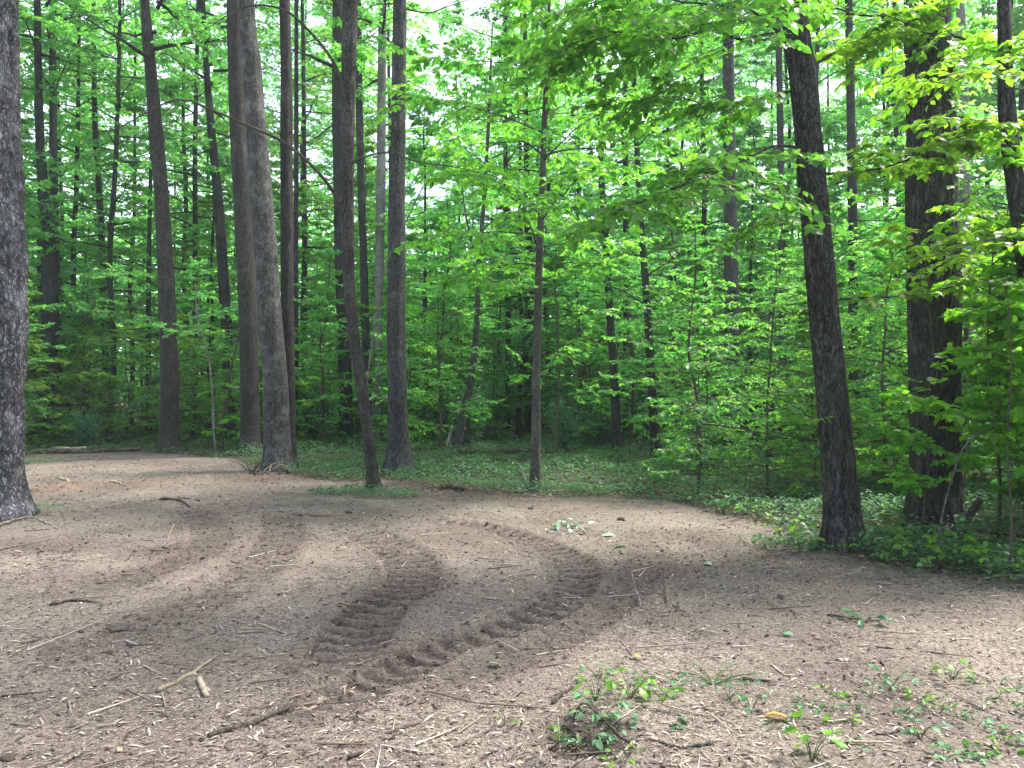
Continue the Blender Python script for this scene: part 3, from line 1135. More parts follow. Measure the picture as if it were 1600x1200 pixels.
T7 = hero("brown bole at the back left of the clump of three trees",
          [(366, 0, 22), (369, 100, 24), (372, 200, 24), (378, 300, 26), (383, 400, 27), (388, 500, 28), (390, 600, 28), (391, 690, 31), (391, 712, 36)],
          20.2, BARK_BROWN, 40, .06, .35, .22, .010, crown=C_(0, 13), seed=8)
T8 = hero("thick mottled grey bole leaning left in the middle of the clump of three",
          [(384, 0, 24), (393, 100, 28), (400, 200, 30), (408, 300, 33), (416, 400, 35), (422, 500, 36), (430, 600, 37), (434, 700, 40), (435, 738, 46)],
          16.1, BARK_MOTTLED, 60, .045, .4, .22, .010, crown=C_(0, 12), seed=9, knots=4)
T9 = hero("slim straight brown bole grown against the mottled grey one",
          [(445, 0, 16), (447, 100, 17), (448, 300, 18), (449, 500, 19), (450, 600, 20), (451, 700, 23), (451, 736, 26)],
          16.5, BARK_BROWN, 36, .05, .3, .2, .010, crown=C_(1, 12.5), seed=10, knots=3)
T9b = hero("thin dark bole half hidden behind the clump of three",
           [(463, 0, 6), (463, 250, 7), (462, 400, 8), (461, 690, 10)], 24, BARK_FAR, 12, .2, .3, .2, .005, seed=11, H=20)
T10 = hero("dark bole standing close behind the crooked rusty-barked tree",
           [(528, 0, 16), (528, 150, 18), (529, 200, 19), (533, 400, 20), (538, 550, 20), (542, 702, 22)],
           24, BARK_FAR, 20, .12, .3, .25, .008, crown=C_(1, 10.5), seed=12)
T11 = hero("crooked tree with flaking rusty bark in a patch of low green plants",
           [(547, 0, 22), (545, 100, 22), (543, 200, 21), (542, 300, 20), (544, 400, 18), (546, 450, 17), (550, 500, 17), (556, 550, 17), (564, 600, 17), (571, 650, 16), (577, 700, 17), (583, 745, 18), (586, 768, 21)],
           12.7, BARK_RUST, 44, .03, .35, .15, .012, 16, 6, crown=C_(2, 10.5), seed=13, H=18, knots=4)
T12 = hero("pale smooth bole behind and left of the large straight grey tree",
           [(598, 0, 11), (597, 60, 13), (595, 300, 14), (592, 450, 14), (590, 700, 16)], 24, BARK_PALE, 18, .15, .3, .2, .004, crown=C_(2, 10.5), seed=14)
T12b = hero("thin grey bole between the crooked rusty tree and the pale smooth one",
            [(560, 0, 9), (562, 200, 11), (568, 400, 12), (572, 550, 13), (575, 700, 14)], 25, BARK_GREY, 14, .2, .3, .2, .005, seed=15, H=22)
T13 = hero("large straight grey tree with a flared foot in the middle left",
           [(625, 0, 20), (623, 100, 22), (622, 200, 23), (620, 300, 25), (620, 400, 26), (619, 500, 27), (620, 600, 29), (623, 700, 32), (625, 745, 38)],
           15.3, BARK_GREY, 64, .04, .65, .3, .009, crown=C_(2, 14), seed=16, knots=3)
T14 = hero("dark bent sapling leaning right beside the pale broken pole",
           [(764, 180, 5), (757, 300, 6), (750, 400, 7), (745, 500, 9), (742, 550, 10), (735, 600, 11), (724, 650, 12), (710, 712, 15)],
           19.5, BARK_SMOOTH, 16, .1, .3, .2, .005, H=11, seed=17)
T15 = hero("slender smooth grey tree with tiered sprays at the clearing's edge in the middle",
           [(858, 0, 5), (855, 100, 7), (850, 200, 9), (847, 300, 10), (843, 400, 11), (840, 500, 12), (838, 600, 13), (837, 700, 15), (836, 768, 17)],
           12.7, BARK_SMOOTH, 36, .04, .5, .18, .004, 6, 2, H=10.5, seed=18, knots=3)
T16 = hero("dark bole close behind the slender smooth grey tree",
           [(822, 200, 9), (825, 330, 11), (827, 450, 13), (828, 700, 15)], 25, BARK_FAR, 14, .2, .3, .2, .006, H=18, seed=19)
T17 = hero("dark tree leaning left, first of two behind the green carpet",
           [(938, 200, 8), (940, 280, 9), (948, 400, 11), (955, 520, 12), (960, 600, 13), (965, 718, 16)],
           19.2, BARK_FAR, 18, .12, .3, .2, .007, H=15, seed=20)
T18 = hero("dark tree leaning left, second of two behind the green carpet",
           [(1000, 330, 9), (1007, 420, 11), (1014, 520, 12), (1018, 600, 13), (1026, 722, 17)],
           18.6, BARK_FAR, 18, .12, .3, .2, .007, H=14, seed=21)
T19 = hero("straight mottled grey tree midway between the smooth slender tree and the leaning brown one",
           [(1137, 0, 16), (1139, 200, 18), (1142, 400, 21), (1144, 550, 21), (1146, 706, 24)],
           21, BARK_GREY, 30, .08, .3, .25, .007, crown=C_(1, 10.5), seed=22, knots=2)
T20 = hero("slim grey bole left of the leaning brown tree",
           [(1216, 0, 9), (1219, 200, 10), (1222, 400, 11), (1225, 700, 12)], 25, BARK_GREY, 14, .2, .3, .2, .005, seed=23, H=22)
T21 = hero("slim dark bole just right of the leaning brown tree",
           [(1326, 0, 11), (1330, 200, 13), (1332, 300, 14), (1334, 620, 14), (1336, 710, 16)], 20, BARK_FAR, 18, .12, .3, .2, .006, seed=24, H=20, crown=C_(2, 13))
T22 = hero("dark brown furrowed tree leaning left at the edge of the bare soil",
           [(1240, 0, 38), (1253, 100, 40), (1262, 200, 40), (1270, 300, 41), (1279, 400, 42), (1288, 500, 44), (1298, 600, 46), (1307, 700, 48), (1316, 800, 52), (1321, 856, 57)],
           8.05, BARK_FURROWED, 96, .018, .45, .2, .008, 22, 5, crown=C_(1, 9.5), seed=25, H=20)
T23 = hero("thickest dark furrowed tree with climbing vine, near the right side",
           [(1448, 0, 62), (1452, 100, 66), (1455, 200, 68), (1458, 400, 72), (1460, 500, 73), (1460, 600, 71), (1461, 700, 71), (1462, 790, 76), (1463, 830, 86)],
           8.95, BARK_FURROWED, 120, .02, .55, .25, .014, 15, 3.5, crown=C_(0, 11), seed=26)
T24 = hero("curved dark tree leaning out of the picture on the right",
           [(1568, 0, 18), (1570, 100, 21), (1576, 200, 24), (1588, 300, 25), (1602, 400, 26), (1616, 550, 28), (1626, 700, 30), (1630, 880, 34)],
           7.7, BARK_FURROWED, 50, .03, .3, .2, .008, 20, 4, H=12, seed=27)
T25 = hero("pale grey bole behind the thickest tree, to its right",
           [(1500, 0, 12), (1505, 100, 14), (1508, 280, 14), (1512, 700, 16)], 20, BARK_PALE, 16, .15, .3, .2, .004, seed=28, H=18)


# ------------------------------------------------------------------ leafy boughs on measured trees
LEAF_MESH = {}


def leaf_mesh(kind, mat, n=4):
    key = (kind, mat.name)
    if key not in LEAF_MESH:
        ms = []
        V0, F0 = TEMPL[kind]
        rng = np.random.default_rng(len(LEAF_MESH) + 70)
        for k in range(n):
            V = V0.copy()
            V[:, 2] += V[:, 1] ** 2 * rng.uniform(-.25, .05) + V[:, 0] ** 2 * rng.uniform(-.5, .6)
            V[:, 0] *= rng.uniform(.85, 1.15)
            g = Geo()
            g.add(V, None, F0)
            ms.append(g.mesh('leaf', mat, True))
        LEAF_MESH[key] = ms
    return LEAF_MESH[key]


def put_leaves(t, root, P, D, N, S, kind, mat, limit, rng, stuff_name='foliage'):
    """the leaves of a near plant: those that show largest one by one, the rest joined. P is relative to root."""
    if len(P) == 0:
        return
    D = norm(D)
    X = norm(np.cross(D, N))
    N = np.cross(X, D)
    W = P + root
    dist = np.linalg.norm(W - np.array([0, 0, CAM_H]), axis=1)
    u = 800 + F * W[:, 0] / np.maximum(W[:, 1], .1)
    v = 615 - F * (W[:, 2] - CAM_H) / np.maximum(W[:, 1], .1)
    seen = (W[:, 1] > 1) & (u > -20) & (u < 1620) & (v > -20) & (v < 1220)
    score = S / dist * (.35 + np.abs((N * norm(W - np.array([0, 0, CAM_H]))).sum(1))) * seen
    order = np.argsort(-score)
    single = order[:limit]
    single = single[score[single] > 0]
    ms = leaf_mesh(kind, mat)
    for i in single:
        o = bpy.data.objects.new('leaf', ms[int(rng.integers(len(ms)))])
        COL.objects.link(o)
        o.parent = t
        s = float(S[i])
        M = Matrix(((X[i, 0] * s, D[i, 0] * s, N[i, 0] * s, P[i, 0]),
                    (X[i, 1] * s, D[i, 1] * s, N[i, 1] * s, P[i, 1]),
                    (X[i, 2] * s, D[i, 2] * s, N[i, 2] * s, P[i, 2]), (0, 0, 0, 1)))
        o.matrix_basis = M
    rest = np.setdiff1d(np.arange(len(P)), single)
    if len(rest):
        g = Geo()
        leaves(g, P[rest], D[rest], N[rest], S[rest], kind, None, rng)
        add_obj(stuff_name, g.mesh(stuff_name, mat, True), t, kind='stuff')


def bough(rng, line, r0, nshoot, ratio, ntwig, nleaf, size, flat=.75, tilt=.4, wood=None, lo=.2, droop=.25, fall=.5):
    """leaf arrays for a main limb given as a line; wood is added to the Geo"""
    tube(wood, line, np.linspace(r0, max(.003, r0 * .25), len(line)), 7)
    P, D, L = side_shoots(rng, line, nshoot, ratio, lo, flat, fall)
    tubes_many(wood, P, D, L, max(.003, r0 * .28), 4, .1)
    t = np.linspace(.12, 1, ntwig)
    TP = P[:, None] + D[:, None] * (L[:, None] * t)[..., None]
    TP[..., 2] -= .1 * (t * t)[None] * L[:, None]
    perp = norm(np.cross(D, UP))
    s = np.where(np.arange(ntwig) % 2 == 0, 1, -1.)
    TD = norm(D[:, None] * .8 + perp[:, None] * s[None, :, None] * .7 + rng.normal(0, .15, (len(P), ntwig, 3)))
    TL = np.maximum(.12, L[:, None] * .42 * (1 - .35 * t)[None] * rng.uniform(.7, 1.2, (len(P), ntwig)))
    tubes_many(wood, TP.reshape(-1, 3), TD.reshape(-1, 3), TL.ravel(), .0022, 3, .12)
    return twig_leaf_arrays(rng, TP.reshape(-1, 3), TD.reshape(-1, 3), TL.ravel(), nleaf, size, tilt, droop)


def cat_arrays(parts):
    return [np.concatenate([p[k] for p in parts]) for k in range(4)]


def dress(tree, boughs, size, kind, mat, limit, seed, bark=None, per=None, one_branch_each=True):
    """boughs: (points, radius, shoots, ratio, twigs, leaves)"""
    t, root = tree[0], tree[1]
    rng = np.random.default_rng(seed)
    parts = []
    for pts, r0, ns, ra, nt, nl in boughs:
        w = Geo()
        ln = branch_line(root, pts)
        ln = ln + np.random.default_rng(seed + ns).normal(0, .012, ln.shape) * np.linspace(0, 1, len(ln))[:, None]
        parts.append(bough(rng, ln, r0, ns, ra, nt, nl, size, wood=w))
        add_obj('branch', w.mesh('branch', bark or TWIG), t)
    put_leaves(t, root, *cat_arrays(parts), kind, mat, limit, rng)


# leaning brown tree: long beech-like boughs on both sides
dress(T22, [
    ([(1262, 110, 8.05), (1300, 85, 8.2), (1345, 68, 8.3), (1400, 52, 8.5), (1450, 20, 8.5)], .018, 16, .36, 6, 7),
    ([(1278, 272, 8.05), (1340, 268, 7.7), (1410, 252, 7.4), (1490, 218, 7.1), (1560, 200, 6.9)], .014, 17, .33, 6, 7),
    ([(1290, 470, 8.05), (1350, 465, 7.9), (1420, 463, 7.8), (1490, 448, 7.5), (1540, 440, 7.3)], .012, 9, .26, 4, 5),
], .085, 'ovate', LEAF_BRIGHT, 140, 60, BARK_FURROWED)
dress(T22, [
    ([(1254, 232, 8.05), (1210, 228, 7.7), (1165, 250, 7.3), (1090, 280, 6.9), (1010, 312, 6.6), (955, 335, 6.4)], .016, 22, .38, 7, 7),
    ([(1246, 48, 8.05), (1190, 55, 7.8), (1150, 62, 7.6), (1120, 40, 7.4), (1060, 60, 7.1), (960, 50, 6.7), (890, 70, 6.5)], .020, 24, .42, 8, 8),
    ([(1250, 85, 8.05), (1180, 20, 7.8), (1090, 5, 7.2), (1010, -5, 6.8), (900, 10, 6.5)], .018, 22, .42, 8, 8),
    ([(1306, 662, 8.0), (1275, 655, 7.8), (1250, 640, 7.7), (1225, 625, 7.6)], .009, 5, .4, 3, 4),
    ([(1248, 140, 8.05), (1200, 150, 7.9), (1130, 170, 7.8), (1050, 150, 7.6), (980, 165, 7.5)], .014, 18, .42, 7, 7),
    ([(1275, 330, 8.05), (1240, 320, 7.9), (1200, 340, 7.7), (1150, 380, 7.4)], .010, 9, .36, 5, 5),
], .085, 'ovate', LEAF_BEECH, 160, 61, BARK_FURROWED)

dress(T23, [
    ([(1452, 60, 8.95), (1400, 30, 8.5), (1330, 20, 8.1), (1240, -10, 7.8)], .02, 14, .36, 6, 6),
    ([(1460, 40, 8.9), (1500, 60, 8.4), (1560, 80, 8.0), (1620, 70, 7.6)], .02, 14, .36, 6, 6),
    ([(1465, 330, 8.7), (1500, 330, 8.3), (1560, 350, 7.8), (1620, 380, 7.4)], .014, 13, .4, 6, 6),
    ([(1470, 640, 8.6), (1440, 600, 8.4), (1470, 560, 8.2)], .006, 5, .45, 3, 4),
    ([(1480, 180, 8.8), (1530, 190, 8.3), (1580, 230, 7.9), (1640, 250, 7.5)], .014, 15, .42, 6, 6),
    ([(1480, 420, 8.8), (1520, 440, 8.4), (1570, 470, 8.1), (1630, 500, 7.8)], .014, 15, .45, 6, 6),
], .09, 'ovate', LEAF_GLOW, 180, 62, BARK_FURROWED)

dress(T24, [
    ([(1588, 120, 7.7), (1540, 100, 7.3), (1480, 130, 7.0), (1420, 110, 6.8)], .012, 12, .4, 5, 6),
    ([(1600, 390, 7.6), (1560, 370, 7.2), (1500, 400, 6.9), (1430, 375, 6.7)], .012, 12, .4, 5, 6),
], .085, 'ovate', LEAF_GLOW, 120, 63, BARK_FURROWED)


# slender smooth tree: tiers of horizontal sprays
def tiers(tree, n, zlo, zhi, Lmax, size, mat, seed, limit, kind='ovate', nshoot=12, nt=5, nl=6, el=(5, 30), bark=None):
    t, root, line, rad = tree
    rng = np.random.default_rng(seed)
    parts = []
    a = rng.uniform(0, TAU)
    for i in range(n):
        z = zlo + (zhi - zlo) * (i + rng.random() * .6) / n
        p = np.array([np.interp(z, line[:, 2], line[:, c]) for c in range(3)])
        a += 2.4 + rng.normal(0, .25)
        q = i / max(1, n - 1)
        L = Lmax * (1 - .55 * q) * rng.uniform(.75, 1.15) * (.65 + .35 * min(1, q * 4))
        e = math.radians(rng.uniform(*el))
        D = np.array([math.cos(a) * math.cos(e), math.sin(a) * math.cos(e), math.sin(e)])
        ln = bend(p, D, L, 10, 0, .12, .02, rng)
        w = Geo()
        parts.append(bough(rng, ln, max(.006, float(np.interp(z, line[:, 2], rad)) * .28), nshoot, .36, nt, nl, size, wood=w))
        add_obj('branch', w.mesh('branch', bark or BARK_SMOOTH), t)
    put_leaves(t, root, *cat_arrays(parts), kind, mat, limit, rng)


tiers(T15, 32, 3.2, 9.8, 2.9, .10, LEAF_BEECH, 71, 250)
tiers(T14, 16, 3.2, 10.4, 2.4, .10, LEAF_MID, 72, 0, 'kite')
tiers(T17, 18, 2.2, 14, 2.6, .10, LEAF_MID, 73, 0, 'kite')
tiers(T18, 18, 1.8, 13, 2.6, .10, LEAF_MID, 74, 0, 'kite')
tiers(T16, 14, 4, 17, 2.6, .11, LEAF_MID, 75, 0, 'kite')
tiers(T6, 14, 3.5, 12.6, 2.0, .11, LEAF_MID, 76, 0, 'kite')
tiers(T11, 8, 7.2, 14, 2.2, .10, LEAF_MID, 77, 0, 'kite')

# long bare arching branch on the bole behind the rusty tree, and other thin bare limbs
def bare_branch(tree, pts, r0, mat=DARKWOOD, side=0, seed=0, r1=.004):
    t, root = tree[0], tree[1]
    w = Geo()
    ln = branch_line(root, pts, 26)
    rng = np.random.default_rng(seed)
    tube(w, ln, np.linspace(r0, r1, len(ln)), 7)
    if side:
        P, D, L = side_shoots(rng, ln, side, .16, .25, .3, .4)
        tubes_many(w, P, D, L, .004, 4, .05)
    add_obj('branch', w.mesh('branch', mat), t)


bare_branch(T11, [(540, 330, 12.7), (500, 272, 12.4), (445, 224, 12.1), (380, 193, 11.9), (330, 172, 11.8), (281, 155, 11.7), (230, 175, 11.6), (170, 205, 11.5), (100, 196, 11.4)], .032, DARKWOOD, 14, 1)
bare_branch(T11, [(281, 155, 11.7), (240, 190, 11.6), (205, 215, 11.5), (150, 240, 11.4)], .008, DARKWOOD, 5, 2)
bare_branch(T11, [(543, 150, 12.7), (520, 95, 12.5), (480, 45, 12.3), (440, 14, 12.1), (380, 12, 12.0), (300, 60, 11.9)], .03, DARKWOOD, 10, 3)
bare_branch(T11, [(545, 255, 12.7), (580, 242, 12.5), (608, 239, 12.4), (650, 252, 12.3), (720, 263, 12.2), (800, 283, 12.0)], .016, DARKWOOD, 10, 4)
bare_branch(T13, [(634, 14, 15.3), (670, 20, 15.1), (700, 10, 14.9), (760, -10, 14.6)], .02, DARKWOOD, 4, 5)
bare_branch(T13, [(614, 6, 15.3), (585, 8, 15.1), (560, 25, 14.9)], .018, DARKWOOD, 4, 6)
bare_branch(T4, [(247, 220, 21.2), (210, 240, 21), (150, 170, 20.8), (110, 120, 20.6)], .02, DARKWOOD, 6, 7)
bare_branch(T2, [(75, 130, 26), (50, 95, 25.5), (30, 60, 25)], .03, DARKWOOD, 5, 8)
bare_branch(T2, [(82, 150, 26), (120, 60, 25.5), (150, 10, 25)], .03, DARKWOOD, 6, 9)
bare_branch(T14, [(749, 420, 19.5), (735, 370, 19.4), (724, 310, 19.3), (718, 230, 19.2)], .035, BARK_SMOOTH, 8, 10)
bare_branch(T15, [(846, 240, 12.7), (820, 222, 12.4), (795, 222, 12.1), (740, 225, 11.8)], .02, BARK_SMOOTH, 8, 11)
bare_branch(T15, [(848, 245, 12.7), (880, 235, 12.4), (930, 232, 12.1), (985, 238, 11.8)], .018, BARK_SMOOTH, 8, 12)
# climbing vine with yellow-green leaves on the thickest tree
def climbing_vine():
    t, root = T23[0], T23[1]
    rng = np.random.default_rng(88)
    ln = branch_line(root, [(1497, 420, 8.85), (1493, 330, 8.8), (1490, 250, 8.75), (1486, 160, 8.75), (1490, 60, 8.7)], 40)
    w = Geo()
    tube(w, ln, .012, 5)
    ln2 = branch_line(root, [(1440, 820, 8.62), (1452, 720, 8.66), (1447, 640, 8.68), (1458, 560, 8.68), (1450, 470, 8.68), (1455, 380, 8.69)], 40)
    ln2 = ln2 + rng.normal(0, .012, ln2.shape) * np.array([1, .2, 0])
    tube(w, ln2, .011, 5)
    add_obj('vine', w.mesh('vine', TWIG), t)
    n = 240
    i = rng.integers(0, 40, n)
    P = ln[i] + rng.normal(0, .06, (n, 3))
    D = norm(np.stack([rng.normal(0, .7, n), rng.uniform(-1, .2, n), rng.normal(-.7, .3, n)], 1))
    N = np.stack([rng.normal(0, .35, n), -np.ones(n), rng.normal(.5, .3, n)], 1)
    g = Geo()
    leaves(g, P, D, N, rng.uniform(.06, .11, n), 'maple', None, rng)
    add_obj('vine_leaves', g.mesh('vine_leaves', LEAF_GLOW, True), t, kind='stuff')


climbing_vine()


def paint_mark():
    # pale blaze low on the dark tree
    t, root, line, rad = T2
    c = at(82, 681, 26) - root
    g = Geo()
    rng = np.random.default_rng(5)
    a = np.linspace(-.8, .8, 12)
    zz = np.linspace(-.17, .17, 8)
    A, Z = np.meshgrid(a, zz)
    rr = rad[10] * 1.13
    V = np.stack([c[0] + np.sin(A) * rr, 0 * A - np.cos(A) * rr, c[2] + Z + rng.normal(0, .012, A.shape)], -1)
    i = np.arange(7)[:, None] * 12
    j = np.arange(11)[None]
    q = np.stack([i + j, i + j + 1, i + 13 + j, i + 12 + j], -1).reshape(-1, 4)
    q = q[rng.random(len(q)) > .22]
    g.add(V.reshape(-1, 3), q)
    o = add_obj('paint_mark', g.mesh('paint_mark', BARK_PALE), t)


paint_mark()

# ------------------------------------------------------------------ maple sapling on the right edge
def near_sapling(label, base_uv, pts, d, r0, boughs, size, kind, mat, limit, seed, bark=BARK_SMOOTH, name='sapling'):
    """thin stem through (u, v, distance) points; boughs as (t along the stem, azimuth deg, elevation deg, length)"""
    P = np.array([at(*p) for p in pts])
    P[0, 2] = gz1(P[0, 0], P[0, 1]) - .04
    root = P[0].copy()
    t = thing(name, root, label, 'sapling')
    ln = catmull(P - root, 30)
    g = Geo()
    tube(g, ln, np.linspace(r0, r0 * .3, 30), 8)
    add_obj('stem', g.mesh('stem', bark), t)
    rng = np.random.default_rng(seed)
    parts = []
    for tt, az, el, L in boughs:
        p = ln[int(tt * 29)]
        a, e = math.radians(az), math.radians(el)
        D = np.array([math.cos(a) * math.cos(e), math.sin(a) * math.cos(e), math.sin(e)])
        bl = bend(p, D, L, 8, 0, .15, .02, rng)
        w = Geo()
        parts.append(bough(rng, bl, r0 * .4, 9, .45, 4, 5, size, .55, .5, w))
        add_obj('branch', w.mesh('branch', bark), t)
    if parts:
        put_leaves(t, root, *cat_arrays(parts), kind, mat, limit, rng)
    return t


rg = np.random.default_rng(99)
near_sapling("leafy maple sapling with yellow-green lobed leaves right of the thickest tree", None,
             [(1560, 850, 8.2), (1562, 740, 8.2), (1545, 600, 8.1), (1545, 480, 8.0), (1555, 360, 7.9)], 8, .02,
             [(.2 + .8 * i / 21, -75 + (i * 53) % 150, rg.uniform(5, 30), rg.uniform(.5, .9)) for i in range(22)], .10, 'maple', LEAF_GLOW, 300, 101)
near_sapling("dark thin sapling upright at the right edge of the bare soil", None,
             [(1578, 893, 6.9), (1580, 800, 6.9), (1574, 700, 6.9), (1580, 560, 6.9), (1572, 430, 6.9)], 7, .012,
             [(.35 + .62 * i / 11, -60 + (i * 47) % 170, rg.uniform(0, 25), rg.uniform(.3, .6)) for i in range(12)], .085, 'maple', LEAF_GLOW, 150, 102, TWIG)
near_sapling("bare pale grey sapling stem leaning right in front of the thickest tree", None,
             [(1462, 896, 6.95), (1468, 830, 6.95), (1478, 780, 6.95), (1492, 735, 6.95), (1502, 705, 6.95), (1540, 660, 7.0), (1580, 610, 7.0)], 7, .0115,
             [(.8, 150, 30, .5), (.7, 30, 20, .6), (.9, 60, 20, .6), (1, 20, 10, .5)], .08, 'ovate', LEAF_BRIGHT, 60, 103, BARK_MOTTLED)
near_sapling("small leafy shoot crossing the lower bole of the thickest tree", None,
             [(1500, 840, 8.0), (1480, 760, 7.9), (1462, 700, 7.8), (1450, 660, 7.7)], 8, .007,
             [(.5, 180, 20, .5), (.7, 20, 15, .5), (.8, 200, 25, .45), (1, 120, 40, .45)], .07, 'ovate', LEAF_BRIGHT, 80, 104, TWIG)
near_sapling("slim pale sapling with a bare stem left of the clump of three", None,
             [(338, 708, 20.5), (333, 660, 20.5), (331, 600, 20.5), (322, 540, 20.4), (309, 505, 20.3), (305, 440, 20.2)], 20, .035,
             [(.7, 200, 20, 1.), (.8, 0, 20, 1.), (.9, 90, 30, .9), (1, 300, 30, .9)], .10, 'kite', LEAF_MID, 0, 105, BARK_PALE)
near_sapling("dark curved sapling beside the slim pale one", None,
             [(350, 700, 21), (346, 660, 21), (358, 620, 21), (360, 580, 21), (372, 530, 21), (380, 480, 21)], 21, .05,
             [(.8, 200, 20, 1.), (.9, 0, 20, 1.), (1, 90, 30, .9)], .10, 'kite', LEAF_MID, 0, 106, DARKWOOD)
near_sapling("thin sapling growing behind the green carpet right of the smooth slender tree", None,
             [(868, 728, 17), (870, 650, 17), (874, 560, 17), (868, 450, 16.9), (872, 330, 16.8)], 17, .03,
             [(.3 + .68 * i / 11, 137 * i, 15, 1.2) for i in range(12)], .10, 'kite', LEAF_MID, 0, 107, TWIG)
near_sapling("thin dark sapling left of the bent one behind the green carpet", None,
             [(690, 725, 18.5), (688, 640, 18.5), (684, 540, 18.5), (686, 440, 18.5)], 18, .028,
             [(.3 + .68 * i / 11, 137 * i, 15, 1.2) for i in range(12)], .10, 'kite', LEAF_MID, 0, 108, TWIG)


# ------------------------------------------------------------------ the wood behind: protos
def proto(kind, seeds, make, mats):
    out = []
    for s in seeds:
        r = make(s)
        w, l = r[0], r[1]
        out.append((w.mesh('trunk', mats[0]), l.mesh('crown', mats[1][len(out) % len(mats[1])], False)))
    return out


TALL = proto('tall', range(400, 407), lambda s: grow_tree(s, 25 + s % 3 * 2, .115, 4, 3.7, 50, 8, 5, 10, .18, el=(5, 50), keep=.6, tilt=.6), (BARK_FAR, [LEAF_FAR, LEAF_MID]))
MIDT = proto('mid', range(420, 427), lambda s: grow_tree(s, 10.5 + s % 3, .075, 1.6, 2.6, 34, 7, 5, 10, .13, lean=.08, el=(0, 40), keep=.75, tilt=.6), (BARK_FAR, [LEAF_MID, LEAF_FAR, LEAF_BRIGHT]))
SAPL = proto('sap', range(440, 447), lambda s: grow_tree(s, 4.2 + s % 3 * .6, .028, .35, 1.5, 22, 5, 4, 7, .095, lean=.1, el=(0, 30), keep=.8, sides=5), (TWIG, [LEAF_MID, LEAF_GLOW, LEAF_FAR]))
BEECH = proto('beech', range(490, 494), lambda s: grow_tree(s, 7.5 + s % 3 * 1.2, .05, .8, 2.5, 26, 8, 5, 6, .10, lean=.08, el=(0, 30), keep=.8, sides=7, tmpl='ovate', tilt=.5), (TWIG, [LEAF_BEECH, LEAF_MID]))
BUSH = proto('bush', range(460, 466), lambda s: grow_bush(s, 1.7 + s % 3 * .4, 1.1, 13, 7, .075), (TWIG, [LEAF_DARK, LEAF_COVER]))
NEARS = proto('nears', range(480, 484), lambda s: grow_tree(s, 3.4 + s % 3 * .5, .022, .3, 1.3, 22, 5, 4, 7, .085, lean=.1, el=(0, 30), keep=.85, sides=5, tmpl='ovate'), (TWIG, [LEAF_MID, LEAF_BRIGHT]))

placed = [(x, y) for x, y, r in HERO_XY]


def scatter(rng, n, dlo, dhi, mind, cond=None, half=45, tries=60):
    out = []
    pts = []
    for _ in range(n * tries):
        if len(out) >= n:
            break
        r = math.sqrt(rng.uniform(dlo * dlo, dhi * dhi))
        a = math.radians(rng.uniform(-half, half))
        x, y = math.sin(a) * r, math.cos(a) * r
        if cond is not None and not cond(x, y):
            continue
        if pts:
            A = np.array(pts)
            if ((A[:, 0] - x) ** 2 + (A[:, 1] - y) ** 2).min() < mind * mind:
                continue
        pts.append((x, y))
        out.append((x, y))
    return out


def plant(pr, k, x, y, s, rz, name, label, cat, group, parts=('trunk', 'crown')):
    z = gz1(x, y)
    t = thing(name, (x, y, z), label, cat, group)
    w, l = pr[k % len(pr)]
    for nm, me in ((parts[0], w), (parts[1], l)):
        o = add_obj(nm, me, t)
        o.scale = (s, s, s * 1.0)
        o.rotation_euler.z = rz
    return t


def U(x, y):
    return 800 + F * x / y


def clear_view(x, y, w):
    """false where a plant would stand squarely in front of one of the measured boles"""
    for hx, hy, r in HERO_XY:
        if hy > y and hy < 32 and abs(hx / hy * y - x) < w:
            return False
    return True


rs = np.random.default_rng(500)
far_ok = lambda x, y: forest_in(x, y) > 5 and y > 22 and not (630 < U(x, y) < 700)
for i, (x, y) in enumerate(scatter(rs, 62, 27, 50, 3.8, far_ok) + scatter(rs, 26, 55, 88, 6, far_ok)):
    s = rs.uniform(.85, 1.2)
    plant(TALL, i, x, y, s, rs.uniform(0, TAU), 'forest_tree', "tall slim forest tree among many far back in the wood", 'tree', 'tall trees far back in the wood')
for i, (x, y) in enumerate(scatter(rs, 140, 20, 70, 2.7, lambda x, y: forest_in(x, y) > 4.5 and y > 20 and clear_view(x, y, 1.0))):
    plant(MIDT, i, x, y, rs.uniform(.75, 1.2), rs.uniform(0, TAU), 'understorey_tree', "slender leafy understorey tree among many behind the clearing", 'tree', 'understorey trees behind the clearing')
sap_ok = lambda x, y: clear_view(x, y, .8) and (forest_in(x, y) > (4.5 if 640 < U(x, y) < 1050 else 1.0))
for i, (x, y) in enumerate(scatter(rs, 230, 10, 46, 1.4, sap_ok)):
    plant(SAPL, i, x, y, rs.uniform(.7, 1.35), rs.uniform(0, TAU), 'sapling', "leafy green sapling in the thicket behind the clearing", 'sapling', 'saplings of the thicket', ('stem', 'foliage'))
for i, (x, y) in enumerate(scatter(rs, 120, 8.5, 40, 1.4, lambda x, y: clear_view(x, y, .7) and forest_in(x, y) > (4 if 640 < U(x, y) < 1050 else .9))):
    plant(BUSH, i, x, y, rs.uniform(.6, 1.15), rs.uniform(0, TAU), 'bush', "low dense dark green bush under the trees", 'bush', 'low bushes under the trees', ('stems', 'foliage'))


